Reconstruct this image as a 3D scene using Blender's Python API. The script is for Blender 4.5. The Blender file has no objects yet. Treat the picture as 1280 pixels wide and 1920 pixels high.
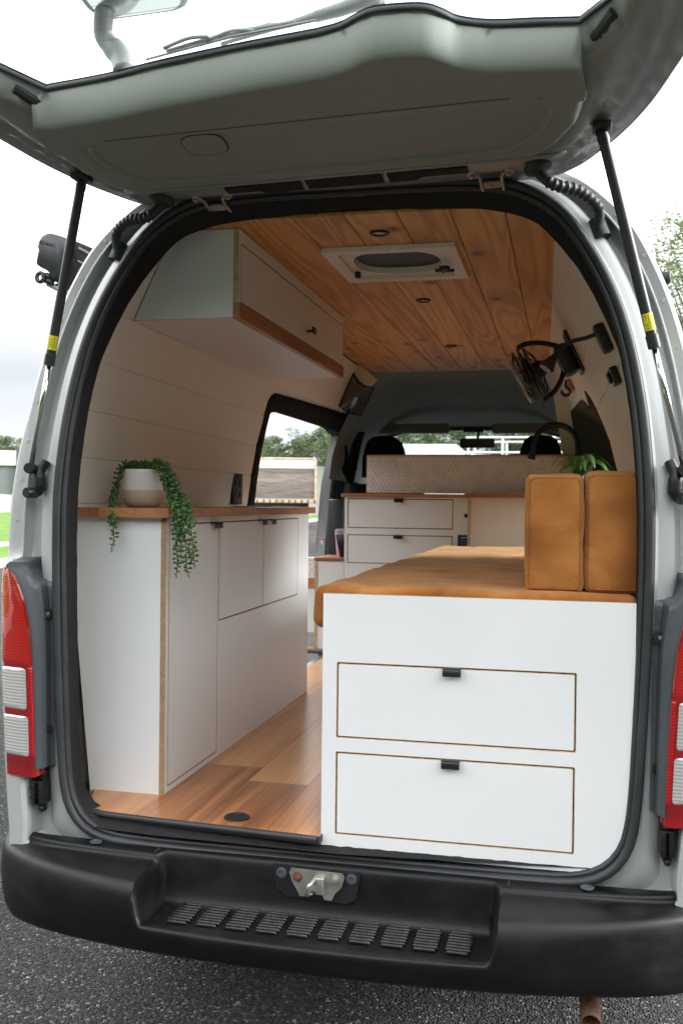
import bpy, bmesh, math, random
from mathutils import Vector, Matrix, noise
from mathutils.geometry import delaunay_2d_cdt
random.seed(7)
R = math.radians
SC = bpy.context.scene
COL = SC.collection
# ------------------------------------------------------------------ camera
F, YAW, PT, RL = 1850.0, R(12.73), R(-.54), R(.61)
CP = Vector((.528, -2.4, 1.48))
cam = bpy.data.cameras.new('camera'); camo = bpy.data.objects.new('camera', cam); COL.objects.link(camo)
ROT = Matrix.Rotation(YAW, 3, 'Z') @ Matrix.Rotation(math.pi/2+PT, 3, 'X') @ Matrix.Rotation(RL, 3, 'Z')
camo.matrix_world = Matrix.Translation(CP) @ ROT.to_4x4()
cam.sensor_fit = 'VERTICAL'; cam.sensor_height = 36; cam.lens = F/1920*36
cam.clip_start = .02; cam.clip_end = 3000
cam.dof.use_dof = True; cam.dof.focus_distance = 3.0; cam.dof.aperture_fstop = 7.1
SC.camera = camo
# ------------------------------------------------------------------ world, sun, exposure
W = bpy.data.worlds.new('World'); SC.world = W; W.use_nodes = True
nt = W.node_tree; N = nt.nodes; LK = nt.links; N.clear()
out = N.new('ShaderNodeOutputWorld'); bg = N.new('ShaderNodeBackground')
sky = N.new('ShaderNodeTexSky'); sky.sky_type = 'NISHITA'; sky.sun_disc = False
SUN_EL, SUN_AZ = R(24), R(82)
sky.sun_elevation = SUN_EL; sky.sun_rotation = SUN_AZ
tc = N.new('ShaderNodeTexCoord'); sep = N.new('ShaderNodeSeparateXYZ')
mr = N.new('ShaderNodeMapRange'); mr.inputs[1].default_value = 0; mr.inputs[2].default_value = 1
mr.inputs[3].default_value = 0; mr.inputs[4].default_value = 1
nz = N.new('ShaderNodeTexNoise'); nz.inputs['Scale'].default_value = 2.6; nz.inputs['Detail'].default_value = 5
mp = N.new('ShaderNodeMapping'); mp.inputs['Scale'].default_value = (1, 1, 3.2)
cl = N.new('ShaderNodeValToRGB')                              # overcast cloud colour, by height
for p_, c_ in ((0, (3.9, 4.1, 4.5)), (.13, (4.5, 4.65, 4.95)), (.21, (8, 8.1, 8.4)), (.33, (20, 20.2, 20.6)), (.66, (22.5, 22.7, 23)), (.9, (10, 10.1, 10.3)), (1, (8, 8.2, 8.5))):
    e_ = cl.color_ramp.elements[0] if p_ == 0 else (cl.color_ramp.elements[-1] if p_ == 1 else cl.color_ramp.elements.new(p_))
    e_.position = p_; e_.color = (*c_, 1)
dk = N.new('ShaderNodeMapRange'); dk.inputs[1].default_value = .35; dk.inputs[2].default_value = .65
dk.inputs[3].default_value = .84; dk.inputs[4].default_value = 1.14
mul = N.new('ShaderNodeVectorMath'); mul.operation = 'SCALE'
mx = N.new('ShaderNodeMix'); mx.data_type = 'RGBA'; mx.inputs[0].default_value = .93
LK.new(tc.outputs['Generated'], sep.inputs[0]); LK.new(sep.outputs[2], mr.inputs[0]); LK.new(mr.outputs[0], cl.inputs[0])
LK.new(tc.outputs['Generated'], mp.inputs[0]); LK.new(mp.outputs[0], nz.inputs['Vector']); LK.new(nz.outputs[0], dk.inputs[0])
LK.new(cl.outputs[0], mul.inputs[0]); LK.new(dk.outputs[0], mul.inputs['Scale'])
LK.new(sky.outputs[0], mx.inputs[6]); LK.new(mul.outputs[0], mx.inputs[7])
LK.new(mx.outputs[2], bg.inputs[0]); bg.inputs[1].default_value = .1; LK.new(bg.outputs[0], out.inputs[0])
sl = bpy.data.lights.new('sun', 'SUN'); sl.energy = 3.6; sl.angle = R(30); sl.color = (1, 1, 1)
so = bpy.data.objects.new('sun', sl); COL.objects.link(so)
sd = Vector((math.sin(SUN_AZ)*math.cos(SUN_EL), math.cos(SUN_AZ)*math.cos(SUN_EL), math.sin(SUN_EL)))
so.rotation_euler = sd.to_track_quat('Z', 'Y').to_euler()
SC.view_settings.view_transform = 'Standard'; SC.view_settings.look = 'None'
SC.view_settings.exposure = 1.12; SC.view_settings.gamma = 1
SC.cycles.max_bounces = 10; SC.cycles.diffuse_bounces = 8; SC.cycles.transparent_max_bounces = 16
SC.cycles.sample_clamp_indirect = 6

# ------------------------------------------------------------------ measuring helpers
def ray(u, v): return ROT @ Vector(((u-640)/F, -(v-960)/F, -1.0))
def at(u, v, ax, val):
    d = ray(u, v); return CP + d*((val-CP[ax])/d[ax])
def ax(u, v, X): return at(u, v, 0, X)
def ay(u, v, Y): return at(u, v, 1, Y)
def az(u, v, Z): return at(u, v, 2, Z)
def sm(t): t = max(0., min(1., t)); return t*t*(3-2*t)
def ss(a, b, x): return sm((x-a)/(b-a))
def interp(x, pts):
    if x <= pts[0][0]: return pts[0][1]
    for (a, b), (c, d) in zip(pts, pts[1:]):
        if x <= c: return b+(d-b)*(x-a)/(c-a)
    return pts[-1][1]
def VX(xr, y): return xr-.033-.02*y            # the van narrows and runs slightly askew of the joinery

# ------------------------------------------------------------------ materials
MATS = {}
def nodes(name):
    m = bpy.data.materials.new(name); m.use_nodes = True; n = m.node_tree
    b = n.nodes['Principled BSDF']; MATS[name] = m
    return m, n, b
def lnk(n, a, b): n.links.new(a, b)
def nd(n, t, **k):
    o = n.nodes.new(t)
    for a, v in k.items():
        if a.startswith('i_'): o.inputs[a[2:].replace('_', ' ')].default_value = v
        else: setattr(o, a, v)
    return o
def ramp(n, src, stops):
    r = n.nodes.new('ShaderNodeValToRGB'); e = r.color_ramp.elements
    while len(e) < len(stops): e.new(.5)
    for i, (p, c) in enumerate(stops):
        e[i].position = p; e[i].color = (*c, 1) if len(c) == 3 else c
    if src is not None: lnk(n, src, r.inputs[0])
    return r
def mapping(n, scale=(1, 1, 1), rot=(0, 0, 0), coord='Object'):
    t = n.nodes.new('ShaderNodeTexCoord'); m = n.nodes.new('ShaderNodeMapping')
    m.inputs['Scale'].default_value = scale; m.inputs['Rotation'].default_value = rot
    lnk(n, t.outputs[coord], m.inputs[0]); return m
def bump(n, b, h, strength=.3, dist=.01):
    k = nd(n, 'ShaderNodeBump'); k.inputs['Strength'].default_value = strength; k.inputs['Distance'].default_value = dist
    lnk(n, h, k.inputs['Height']); lnk(n, k.outputs[0], b.inputs['Normal']); return k
def simple(name, col, rough=.5, metal=0, var=.08, scale=8, bmp=0, bscale=200, spec=.5, coat=0, sheen=0, rvar=.08):
    m, n, b = nodes(name)
    mp = mapping(n); t = nd(n, 'ShaderNodeTexNoise'); t.inputs['Scale'].default_value = scale; t.inputs['Detail'].default_value = 6
    lnk(n, mp.outputs[0], t.inputs['Vector'])
    r = ramp(n, t.outputs[0], [(.3, tuple(c*(1-var) for c in col)), (.7, tuple(min(1, c*(1+var)) for c in col))])
    lnk(n, r.outputs[0], b.inputs['Base Color'])
    q = nd(n, 'ShaderNodeMapRange'); q.inputs[3].default_value = max(.02, rough-rvar); q.inputs[4].default_value = min(1, rough+rvar)
    lnk(n, t.outputs[0], q.inputs[0]); lnk(n, q.outputs[0], b.inputs['Roughness'])
    b.inputs['Metallic'].default_value = metal; b.inputs['Specular IOR Level'].default_value = spec
    b.inputs['Coat Weight'].default_value = coat; b.inputs['Coat Roughness'].default_value = .08
    if sheen: b.inputs['Sheen Weight'].default_value = sheen; b.inputs['Sheen Roughness'].default_value = .5
    if bmp:
        t2 = nd(n, 'ShaderNodeTexNoise'); t2.inputs['Scale'].default_value = bscale; t2.inputs['Detail'].default_value = 3
        lnk(n, mp.outputs[0], t2.inputs['Vector']); bump(n, b, t2.outputs[0], bmp, .002)
    return m
PAINT = simple('silver_paint', (.50, .515, .515), .48, .35, .03, 3, coat=.5, bmp=.03, bscale=900)
GATEP = simple('gate_inner_paint', (.27, .29, .27), .42, .35, .04, 2.5, coat=.15)
TRIMP = simple('gate_trim_plastic', (.22, .235, .21), .5, 0, .03, 3, bmp=.12, bscale=700)
DKPL = simple('dark_grey_plastic', (.062, .072, .08), .42, 0, .1, 6, bmp=.1, bscale=600)
BLPL = simple('black_plastic', (.012, .013, .015), .4, 0, .2, 9, bmp=.1, bscale=500)
BLSAT = simple('satin_black_metal', (.01, .01, .012), .3, 0, .1, 9)
RUBBER = simple('black_rubber', (.028, .03, .033), .5, 0, .25, 14, bmp=.1, bscale=120)
CARPET = simple('charcoal_carpet', (.026, .026, .028), .95, 0, .85, 420, bmp=1, bscale=420, spec=.1)
LAM = simple('white_laminate', (.765, .777, .785), .38, 0, .02, 3, bmp=.04, bscale=500)
PLY = simple('plywood_edge', (.50, .36, .22), .6, 0, .25, 60)
CREAM = simple('cream_lining', (.80, .745, .655), .5, 0, .02, 4, bmp=.05, bscale=300)
HEADL = simple('headliner_fabric', (.30, .33, .315), .95, 0, .06, 8, bmp=.2, bscale=400, spec=.1)
SEATF = simple('black_seat_fabric', (.009, .009, .01), .9, 0, .2, 40, bmp=.3, bscale=300, spec=.15)
CHROME = simple('chrome_rod', (.6, .6, .58), .12, 1, .03, 5)
STEEL = simple('zinc_plated_steel', (.42, .41, .38), .38, .8, .2, 30)
WHITEP = simple('white_plastic', (.74, .73, .69), .4, 0, .02, 5)
GREYP = simple('grey_plastic', (.22, .225, .23), .45, 0, .05, 8)
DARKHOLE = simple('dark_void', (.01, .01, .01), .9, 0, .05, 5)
TYRE = simple('tyre_rubber', (.02, .02, .02), .8, 0, .2, 20, bmp=.3, bscale=90)
YEL = simple('yellow_sticker', (.75, .68, .03), .5, 0, .1, 300)
PAPER = simple('white_sticker', (.75, .75, .73), .5, 0, .04, 30)
ORANGE = simple('orange_sticker', (.75, .2, .08), .5, 0, .04, 30)
PINK = simple('pink_tumbler', (.55, .24, .36), .35, 0, .05, 5)
CONC = simple('concrete_wall', (.40, .39, .36), .9, 0, .12, .5, bmp=.2, bscale=20)
WHWALL = simple('white_wall', (.72, .73, .74), .7, 0, .05, .6)
GRWALL = simple('grey_cladding', (.17, .175, .185), .6, 0, .05, .6)
DKWALL = simple('dark_grey_wall', (.06, .063, .075), .6, 0, .05, .6)
BLUE = simple('blue_paint', (.09, .25, .42), .5, 0, .1, 3)
BARK = simple('tree_bark', (.14, .12, .10), .9, 0, .4, 12, bmp=.6, bscale=30)
STEM = simple('plant_stem', (.05, .12, .04), .6, 0, .1, 20)
RUST = simple('rusty_bolt', (.13, .065, .04), .8, .3, .4, 160)
LAMPG = simple('lamp_diffuser', (.5, .49, .46), .3, 0, .04, 9)
HEX = simple('white_hex_tile', (.80, .755, .725), .28, 0, .05, 25)
SCR = simple('blue_screen', (.03, .05, .25), .2, 0, .1, 50)

def wood(name, cols, along='y', scale=1., plank=.0, plank_ax='x', rough=.45, ring=.35, knots=False, coat=0, rowlen=0, fine=1.1, tone=.55):
    """timber: grain stretched along one axis, a different tone and offset for every board"""
    m, n, b = nodes(name)
    t = nd(n, 'ShaderNodeTexCoord'); s = nd(n, 'ShaderNodeSeparateXYZ'); lnk(n, t.outputs['Object'], s.inputs[0])
    o = {'x': 0, 'y': 1, 'z': 2}
    L = s.outputs[o[along]]; A = s.outputs[o[plank_ax]]; third = [q for q in 'xyz' if q not in (along, plank_ax)][0]; B = s.outputs[o[third]]
    def math_(op, a, bb=None):
        q = nd(n, 'ShaderNodeMath', operation=op)
        if hasattr(a, 'links'): lnk(n, a, q.inputs[0])
        else: q.inputs[0].default_value = a
        if bb is not None:
            if hasattr(bb, 'links'): lnk(n, bb, q.inputs[1])
            else: q.inputs[1].default_value = bb
        return q.outputs[0]
    if plank:
        row = math_('FLOOR', math_('DIVIDE', math_('ADD', A, 10.), plank))
        if rowlen:
            w0 = nd(n, 'ShaderNodeTexWhiteNoise', noise_dimensions='1D'); lnk(n, row, w0.inputs['W'])
            cellL = math_('FLOOR', math_('DIVIDE', math_('ADD', L, math_('MULTIPLY', w0.outputs[0], rowlen*3)), rowlen))
            row = math_('ADD', row, math_('MULTIPLY', cellL, 17.3))
        wn = nd(n, 'ShaderNodeTexWhiteNoise', noise_dimensions='1D'); lnk(n, row, wn.inputs['W']); rnd = wn.outputs[0]
    else: rnd = math_('MULTIPLY', 0., 1.)
    off = math_('MULTIPLY', rnd, 7.)
    cb = nd(n, 'ShaderNodeCombineXYZ')
    lnk(n, math_('ADD', math_('MULTIPLY', A, 9*scale), off), cb.inputs[0])
    lnk(n, math_('ADD', math_('MULTIPLY', L, .62*scale), math_('MULTIPLY', off, 3.1)), cb.inputs[1])
    lnk(n, math_('MULTIPLY', B, 9*scale), cb.inputs[2])
    n1 = nd(n, 'ShaderNodeTexNoise'); n1.inputs['Scale'].default_value = .75; n1.inputs['Detail'].default_value = 1.5; n1.inputs['Distortion'].default_value = .4
    lnk(n, cb.outputs[0], n1.inputs['Vector'])
    rings = math_('SINE', math_('MULTIPLY', n1.outputs[0], 62 if knots else 50))
    cb2 = nd(n, 'ShaderNodeCombineXYZ')
    lnk(n, math_('ADD', math_('MULTIPLY', A, 170*scale), off), cb2.inputs[0]); lnk(n, math_('MULTIPLY', L, 6*scale), cb2.inputs[1]); lnk(n, math_('MULTIPLY', B, 170*scale), cb2.inputs[2])
    n2 = nd(n, 'ShaderNodeTexNoise'); n2.inputs['Scale'].default_value = 1.; n2.inputs['Detail'].default_value = 4
    lnk(n, cb2.outputs[0], n2.inputs['Vector'])
    f = math_('ADD', math_('MULTIPLY', rings, ring*.5), math_('MULTIPLY', math_('SUBTRACT', n2.outputs[0], .5), fine))
    f = math_('ADD', math_('ADD', f, .5), math_('MULTIPLY', math_('SUBTRACT', rnd, .5), tone if plank else 0))
    rp = ramp(n, f, [(.0, cols[0]), (.5, cols[1]), (1., cols[2])])
    colo = rp.outputs[0]
    if knots:
        cb3 = nd(n, 'ShaderNodeCombineXYZ')
        lnk(n, math_('ADD', math_('MULTIPLY', A, 5.2), off), cb3.inputs[0]); lnk(n, math_('ADD', math_('MULTIPLY', L, 3.4), off), cb3.inputs[1])
        vo = nd(n, 'ShaderNodeTexVoronoi', voronoi_dimensions='2D'); vo.inputs['Scale'].default_value = 1.0; lnk(n, cb3.outputs[0], vo.inputs['Vector'])
        kr = ramp(n, vo.outputs['Distance'], [(.05, (1, 1, 1)), (.085, (.45, .45, .45)), (.17, (0, 0, 0))])
        sc_ = nd(n, 'ShaderNodeSeparateColor'); lnk(n, vo.outputs['Color'], sc_.inputs[0]); gt_ = math_('GREATER_THAN', sc_.outputs[0], .60)
        kf = math_('MULTIPLY', kr.outputs[0], gt_)
        mxk = nd(n, 'ShaderNodeMix', data_type='RGBA'); lnk(n, kf, mxk.inputs[0]); lnk(n, colo, mxk.inputs[6]); mxk.inputs[7].default_value = (.13, .045, .018, 1)
        colo = mxk.outputs[2]
    if rowlen:
        fr_ = math_('FRACT', math_('DIVIDE', math_('ADD', A, 10.), plank)); gm = math_('LESS_THAN', fr_, .010)
        mg = nd(n, 'ShaderNodeMix', data_type='RGBA'); lnk(n, gm, mg.inputs[0]); lnk(n, colo, mg.inputs[6]); mg.inputs[7].default_value = (.07, .03, .015, 1); colo = mg.outputs[2]
    lnk(n, colo, b.inputs['Base Color'])
    b.inputs['Roughness'].default_value = rough; b.inputs['Coat Weight'].default_value = coat; b.inputs['Coat Roughness'].default_value = .25
    bump(n, b, f, .06, .002)
    return m
PINE = wood('knotty_pine', [(.40, .165, .036), (.60, .295, .075), (.72, .40, .125)], 'y', 1., .142, 'x', .5, .5, True, fine=.7, tone=.35)
FLOORW = wood('floor_planks', [(.20, .065, .02), (.49, .20, .064), (.70, .355, .135)], 'y', .62, .185, 'x', .3, .28, False, .25, 1.3, .75, .95)
TIMB = wood('oiled_hardwood', [(.24, .085, .035), (.40, .165, .07), (.50, .23, .11)], 'y', 1.2, .11, 'x', .4, .3, False, .1, .5)
TIMBX = wood('oiled_hardwood_cross', [(.24, .085, .035), (.40, .165, .07), (.50, .23, .11)], 'x', 1.2, .11, 'y', .4, .3, False, .1, .5)
OLDW = wood('weathered_boards', [(.09, .07, .06), (.20, .16, .14), (.32, .27, .24)], 'x', .4, .5, 'z', .9, .3)

def suede():
    m, n, b = nodes('tan_suede')
    mp = mapping(n); t = nd(n, 'ShaderNodeTexNoise'); t.inputs['Scale'].default_value = 7; t.inputs['Detail'].default_value = 5; t.inputs['Distortion'].default_value = .35
    lnk(n, mp.outputs[0], t.inputs['Vector'])
    r = ramp(n, t.outputs[0], [(.34, (.24, .085, .020)), (.52, (.34, .130, .032)), (.68, (.43, .180, .052))])
    lnk(n, r.outputs[0], b.inputs['Base Color']); b.inputs['Roughness'].default_value = .85; b.inputs['Specular IOR Level'].default_value = .15
    b.inputs['Sheen Weight'].default_value = .35; b.inputs['Sheen Tint'].default_value = (1, .7, .4, 1)
    t2 = nd(n, 'ShaderNodeTexNoise'); t2.inputs['Scale'].default_value = 11; t2.inputs['Detail'].default_value = 7; t2.inputs['Distortion'].default_value = 1.2; lnk(n, mp.outputs[0], t2.inputs['Vector'])
    bump(n, b, t2.outputs[0], .5, .012); return m
SUEDE = suede()
THREAD = simple('brown_thread', (.16, .055, .015), .9, 0, .1, 50)
def glass(name, tint=(1, 1, 1), refl=1.0):
    m, n, b = nodes(name); n.nodes.remove(b)
    o = n.nodes['Material Output']; tr = nd(n, 'ShaderNodeBsdfTransparent'); tr.inputs[0].default_value = (*tint, 1)
    gl = nd(n, 'ShaderNodeBsdfGlossy'); gl.inputs['Roughness'].default_value = .01
    lw = nd(n, 'ShaderNodeLayerWeight'); lw.inputs['Blend'].default_value = .5
    fr = nd(n, 'ShaderNodeMath', operation='POWER'); lnk(n, lw.outputs['Facing'], fr.inputs[0]); fr.inputs[1].default_value = 5
    mu = nd(n, 'ShaderNodeMath', operation='MULTIPLY_ADD'); mu.inputs[1].default_value = .9*refl; mu.inputs[2].default_value = .05*refl; lnk(n, fr.outputs[0], mu.inputs[0])
    mx = nd(n, 'ShaderNodeMixShader'); lnk(n, mu.outputs[0], mx.inputs[0]); lnk(n, tr.outputs[0], mx.inputs[1]); lnk(n, gl.outputs[0], mx.inputs[2]); lnk(n, mx.outputs[0], o.inputs[0])
    return m
GLASS = glass('window_glass', (.90, .96, .93)); TGLASS = glass('side_glass', (.80, .84, .82))
def lens(name, col, freq, ax_='Z', rough=.12, emis=0):
    m, n, b = nodes(name)
    mp = mapping(n); w = nd(n, 'ShaderNodeTexWave', wave_type='BANDS', bands_direction=ax_); w.inputs['Scale'].default_value = freq; w.inputs['Distortion'].default_value = 0
    lnk(n, mp.outputs[0], w.inputs['Vector'])
    c2 = tuple(min(1, c*1.0) for c in col)
    r = ramp(n, w.outputs[0], [(.0, tuple(c*.72 for c in col)), (1, c2)])
    lnk(n, r.outputs[0], b.inputs['Base Color']); b.inputs['Roughness'].default_value = rough; b.inputs['Coat Weight'].default_value = 1; b.inputs['Coat Roughness'].default_value = .03
    b.inputs['Subsurface Weight'].default_value = .15; b.inputs['Subsurface Radius'].default_value = (.03, .01, .01)
    bump(n, b, w.outputs[0], .22, .003); return m
REDL = lens('red_lens', (.42, .003, .006), 40); DREDL = lens('deep_red_lens', (.27, .003, .005), 4)
AMBL = lens('amber_red_lens', (.45, .009, .006), 42); CLRL = lens('clear_ribbed_lens', (.62, .60, .60), 38)
def glaze():
    m, n, b = nodes('two_tone_glaze')
    t = nd(n, 'ShaderNodeTexCoord'); s = nd(n, 'ShaderNodeSeparateXYZ'); lnk(n, t.outputs['Object'], s.inputs[0])
    r = ramp(n, None, [(.0, (.56, .42, .30)), (.44, (.62, .51, .38)), (.455, (.80, .79, .77)), (1, (.82, .81, .79))])
    q = nd(n, 'ShaderNodeMapRange'); q.inputs[1].default_value = 0; q.inputs[2].default_value = .118; lnk(n, s.outputs[2], q.inputs[0]); lnk(n, q.outputs[0], r.inputs[0])
    lnk(n, r.outputs[0], b.inputs['Base Color']); b.inputs['Roughness'].default_value = .28; b.inputs['Coat Weight'].default_value = .3
    return m
GLAZE = glaze()
MATS['clear_ribbed_lens'].node_tree.nodes['Principled BSDF'].inputs['Metallic'].default_value = .25
def leafm(name, a, c, sc=30):
    m, n, b = nodes(name)
    g = nd(n, 'ShaderNodeObjectInfo'); mp = mapping(n); t = nd(n, 'ShaderNodeTexNoise'); t.inputs['Scale'].default_value = sc; lnk(n, mp.outputs[0], t.inputs['Vector'])
    r = ramp(n, t.outputs[0], [(.35, a), (.65, c)]); lnk(n, r.outputs[0], b.inputs['Base Color']); b.inputs['Roughness'].default_value = .5
    tr = nd(n, 'ShaderNodeBsdfTranslucent'); lnk(n, r.outputs[0], tr.inputs[0]); mxs = nd(n, 'ShaderNodeMixShader'); mxs.inputs[0].default_value = .3
    o = n.nodes['Material Output']; lnk(n, b.outputs[0], mxs.inputs[1]); lnk(n, tr.outputs[0], mxs.inputs[2]); lnk(n, mxs.outputs[0], o.inputs[0])
    return m
SUCC = simple('succulent_green', (.048, .12, .028), .42, 0, .5, 60)
FERN = leafm('fern_green', (.09, .24, .03), (.20, .42, .08), 20)
GUM = leafm('gum_foliage', (.05, .075, .03), (.12, .16, .065), .9)
GUM2 = leafm('light_foliage', (.10, .15, .045), (.20, .26, .09), 1.5)
def asphalt():
    m, n, b = nodes('asphalt')
    mp = mapping(n); v = nd(n, 'ShaderNodeTexVoronoi'); v.inputs['Scale'].default_value = 125; v.inputs['Randomness'].default_value = 1; lnk(n, mp.outputs[0], v.inputs['Vector'])
    t = nd(n, 'ShaderNodeTexNoise'); t.inputs['Scale'].default_value = 1.3; t.inputs['Detail'].default_value = 8; lnk(n, mp.outputs[0], t.inputs['Vector'])
    s = nd(n, 'ShaderNodeSeparateColor'); lnk(n, v.outputs['Color'], s.inputs[0])
    r = ramp(n, s.outputs[0], [(.0, (.018, .018, .019)), (.6, (.042, .042, .042)), (.93, (.085, .082, .078)), (1, (.30, .28, .25))])
    r2 = ramp(n, t.outputs[0], [(.3, (.75, .75, .75)), (.7, (1.15, 1.15, 1.15))])
    mx = nd(n, 'ShaderNodeMix', data_type='RGBA', blend_type='MULTIPLY'); mx.inputs[0].default_value = 1; lnk(n, r.outputs[0], mx.inputs[6]); lnk(n, r2.outputs[0], mx.inputs[7])
    lnk(n, mx.outputs[2], b.inputs['Base Color']); b.inputs['Roughness'].default_value = .8; b.inputs['Specular IOR Level'].default_value = .22
    t3 = nd(n, 'ShaderNodeTexNoise'); t3.inputs['Scale'].default_value = 60; lnk(n, mp.outputs[0], t3.inputs['Vector'])
    iv = nd(n, 'ShaderNodeMath', operation='SUBTRACT'); iv.inputs[0].default_value = 1; lnk(n, v.outputs['Distance'], iv.inputs[1])
    ad = nd(n, 'ShaderNodeMath', operation='ADD'); lnk(n, iv.outputs[0], ad.inputs[0]); lnk(n, t3.outputs[0], ad.inputs[1])
    bump(n, b, ad.outputs[0], 1, .012); return m
ASPH = asphalt()
GRASSM = simple('grass_turf', (.105, .19, .035), .9, 0, .35, 3, bmp=1, bscale=40, spec=.1)
KERBM = simple('kerb_concrete', (.36, .34, .31), .9, 0, .15, 6, bmp=.3, bscale=60)

# ------------------------------------------------------------------ mesh helpers
def nb(): return bmesh.new()
def link(name, bm, mats, parent=None, smooth=False, label=None, auto=None):
    me = bpy.data.meshes.new(name); bmesh.ops.recalc_face_normals(bm, faces=bm.faces)
    bm.to_mesh(me); bm.free()
    for m in (mats if isinstance(mats, (list, tuple)) else [mats]): me.materials.append(m)
    o = bpy.data.objects.new(name, me); COL.objects.link(o)
    if smooth or auto:
        for p in me.polygons: p.use_smooth = True
    if auto:
        me.set_sharp_from_angle(angle=R(auto))
    if parent: o.parent = parent
    if label: o['label'] = label
    return o
def tag(o, label=None, cat=None, group=None, kind=None):
    if label: o['label'] = label
    if cat: o['category'] = cat
    if group: o['group'] = group
    if kind: o['kind'] = kind
    return o
def empty(name, loc, label, cat, group=None, rz=0):
    o = bpy.data.objects.new(name, None); COL.objects.link(o); o.location = loc; o.rotation_euler = (0, 0, rz); o.empty_display_size = .1
    return tag(o, label, cat, group)
def local(o):            # parts are modelled in world space: put them under a moved Empty without shifting
    for c in o.children: c.matrix_parent_inverse = Matrix.Translation(o.location).inverted()
def box(bm, x0, x1, y0, y1, z0, z1, bev=0, seg=2, mi=0):
    m = bmesh.ops.create_cube(bm, size=1); vs = m['verts']
    for v in vs: v.co = Vector(((x0+x1)/2+v.co.x*(x1-x0), (y0+y1)/2+v.co.y*(y1-y0), (z0+z1)/2+v.co.z*(z1-z0)))
    fs = list({f for v in vs for f in v.link_faces})
    for f in fs: f.material_index = mi
    if bev:
        es = list({e for v in vs for e in v.link_edges})
        bmesh.ops.bevel(bm, geom=es, offset=bev, segments=seg, profile=.5, affect='EDGES')
def frame_of(d):
    d = d.normalized(); a = Vector((0, 0, 1)) if abs(d.z) < .95 else Vector((1, 0, 0))
    u = d.cross(a).normalized(); return u, d.cross(u).normalized()
def tube(bm, pts, r, n=10, cap=True, mi=0):
    pts = [Vector(p) for p in pts]; rs = r if isinstance(r, (list, tuple)) else [r]*len(pts)
    rings = []; pu = None
    for i, p in enumerate(pts):
        d = (pts[min(i+1, len(pts)-1)]-pts[max(i-1, 0)])
        if d.length < 1e-9: d = Vector((0, 0, 1))
        d.normalize()
        if pu is None: u, w = frame_of(d)
        else:
            u = (pu-d*pu.dot(d)).normalized(); w = d.cross(u)
        pu = u
        rings.append([bm.verts.new(p+u*rs[i]*math.cos(2*math.pi*k/n)+w*rs[i]*math.sin(2*math.pi*k/n)) for k in range(n)])
    for a, b in zip(rings, rings[1:]):
        for k in range(n):
            f = bm.faces.new((a[k], a[(k+1) % n], b[(k+1) % n], b[k])); f.material_index = mi
    if cap:
        for q in (rings[0][::-1], rings[-1]): bm.faces.new(q).material_index = mi
def cyl(bm, a, b, r, n=20, mi=0, r2=None): tube(bm, [a, b], [r, r if r2 is None else r2], n, mi=mi)
def lathe(bm, prof, c=(0, 0, 0), axis=Vector((0, 0, 1)), n=32, mi=0, caps=True):
    u, w = frame_of(Vector(axis)); ax_ = Vector(axis).normalized(); c = Vector(c); rings = []
    for r, h in prof: rings.append([bm.verts.new(c+ax_*h+(u*math.cos(2*math.pi*k/n)+w*math.sin(2*math.pi*k/n))*max(r, 1e-4)) for k in range(n)])
    for a, b in zip(rings, rings[1:]):
        for k in range(n): bm.faces.new((a[k], a[(k+1) % n], b[(k+1) % n], b[k])).material_index = mi
    if caps:
        bm.faces.new(rings[0][::-1]).material_index = mi; bm.faces.new(rings[-1]).material_index = mi
def spline(pts, k=6, closed=False):
    P = [Vector(p) for p in pts]; out_ = []; n = len(P)
    rng = range(n if closed else n-1)
    for i in rng:
        if closed: a, b, c, d = P[(i-1) % n], P[i], P[(i+1) % n], P[(i+2) % n]
        else: a, b, c, d = P[max(i-1, 0)], P[i], P[i+1], P[min(i+2, n-1)]
        for j in range(k):
            t = j/k
            out_.append(.5*((2*b)+(c-a)*t+(2*a-5*b+4*c-d)*t*t+(3*b-a-3*c+d)*t**3))
    if not closed: out_.append(P[-1])
    return out_
def inpoly(p, poly):
    x, y = p; c = False; j = len(poly)-1
    for i in range(len(poly)):
        xi, yi = poly[i]; xj, yj = poly[j]
        if (yi > y) != (yj > y) and x < (xj-xi)*(y-yi)/(yj-yi)+xi: c = not c
        j = i
    return c
GF = None
def cdt(outer, holes=(), grid=0, lines=()):
    """triangulate a flat outline with holes; grid adds inner points, lines adds creases"""
    vs, es = [], []
    for lp in [outer]+list(holes):
        b = len(vs); vs += [Vector(p[:2]) for p in lp]; es += [(b+i, b+(i+1) % len(lp)) for i in range(len(lp))]
    for ln in lines:
        b = len(vs); vs += [Vector(p) for p in ln]; es += [(b+i, b+i+1) for i in range(len(ln)-1)]
    if grid:
        xs = [p[0] for p in outer]; ys = [p[1] for p in outer]; gx, gy = grid if isinstance(grid, tuple) else (grid, grid)
        x = min(xs)+gx*.5
        while x < max(xs):
            y = min(ys)+gy*.5
            while y < max(ys):
                if (GF is None or GF(x, y)) and inpoly((x, y), outer) and not any(inpoly((x, y), h) for h in holes): vs.append(Vector((x, y)))
                y += gy
            x += gx
    V, E, Fc, _, _, _ = delaunay_2d_cdt(vs, es, [], 0, 1e-6)
    res = []
    for f in Fc:
        c = sum((V[i] for i in f), Vector((0, 0)))/len(f)
        if inpoly(c, outer) and not any(inpoly(c, h) for h in holes): res.append(f)
    return V, res
def sheet(bm, outer, holes, fn, grid=0, lines=(), mi=0, flip=False):
    V, Fc = cdt(outer, holes, grid, lines); bv = {}
    for f in Fc:
        for i in f:
            if i not in bv: bv[i] = bm.verts.new(fn(V[i].x, V[i].y))
        try: bm.faces.new([bv[i] for i in (reversed(f) if flip else f)]).material_index = mi
        except ValueError: pass
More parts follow.
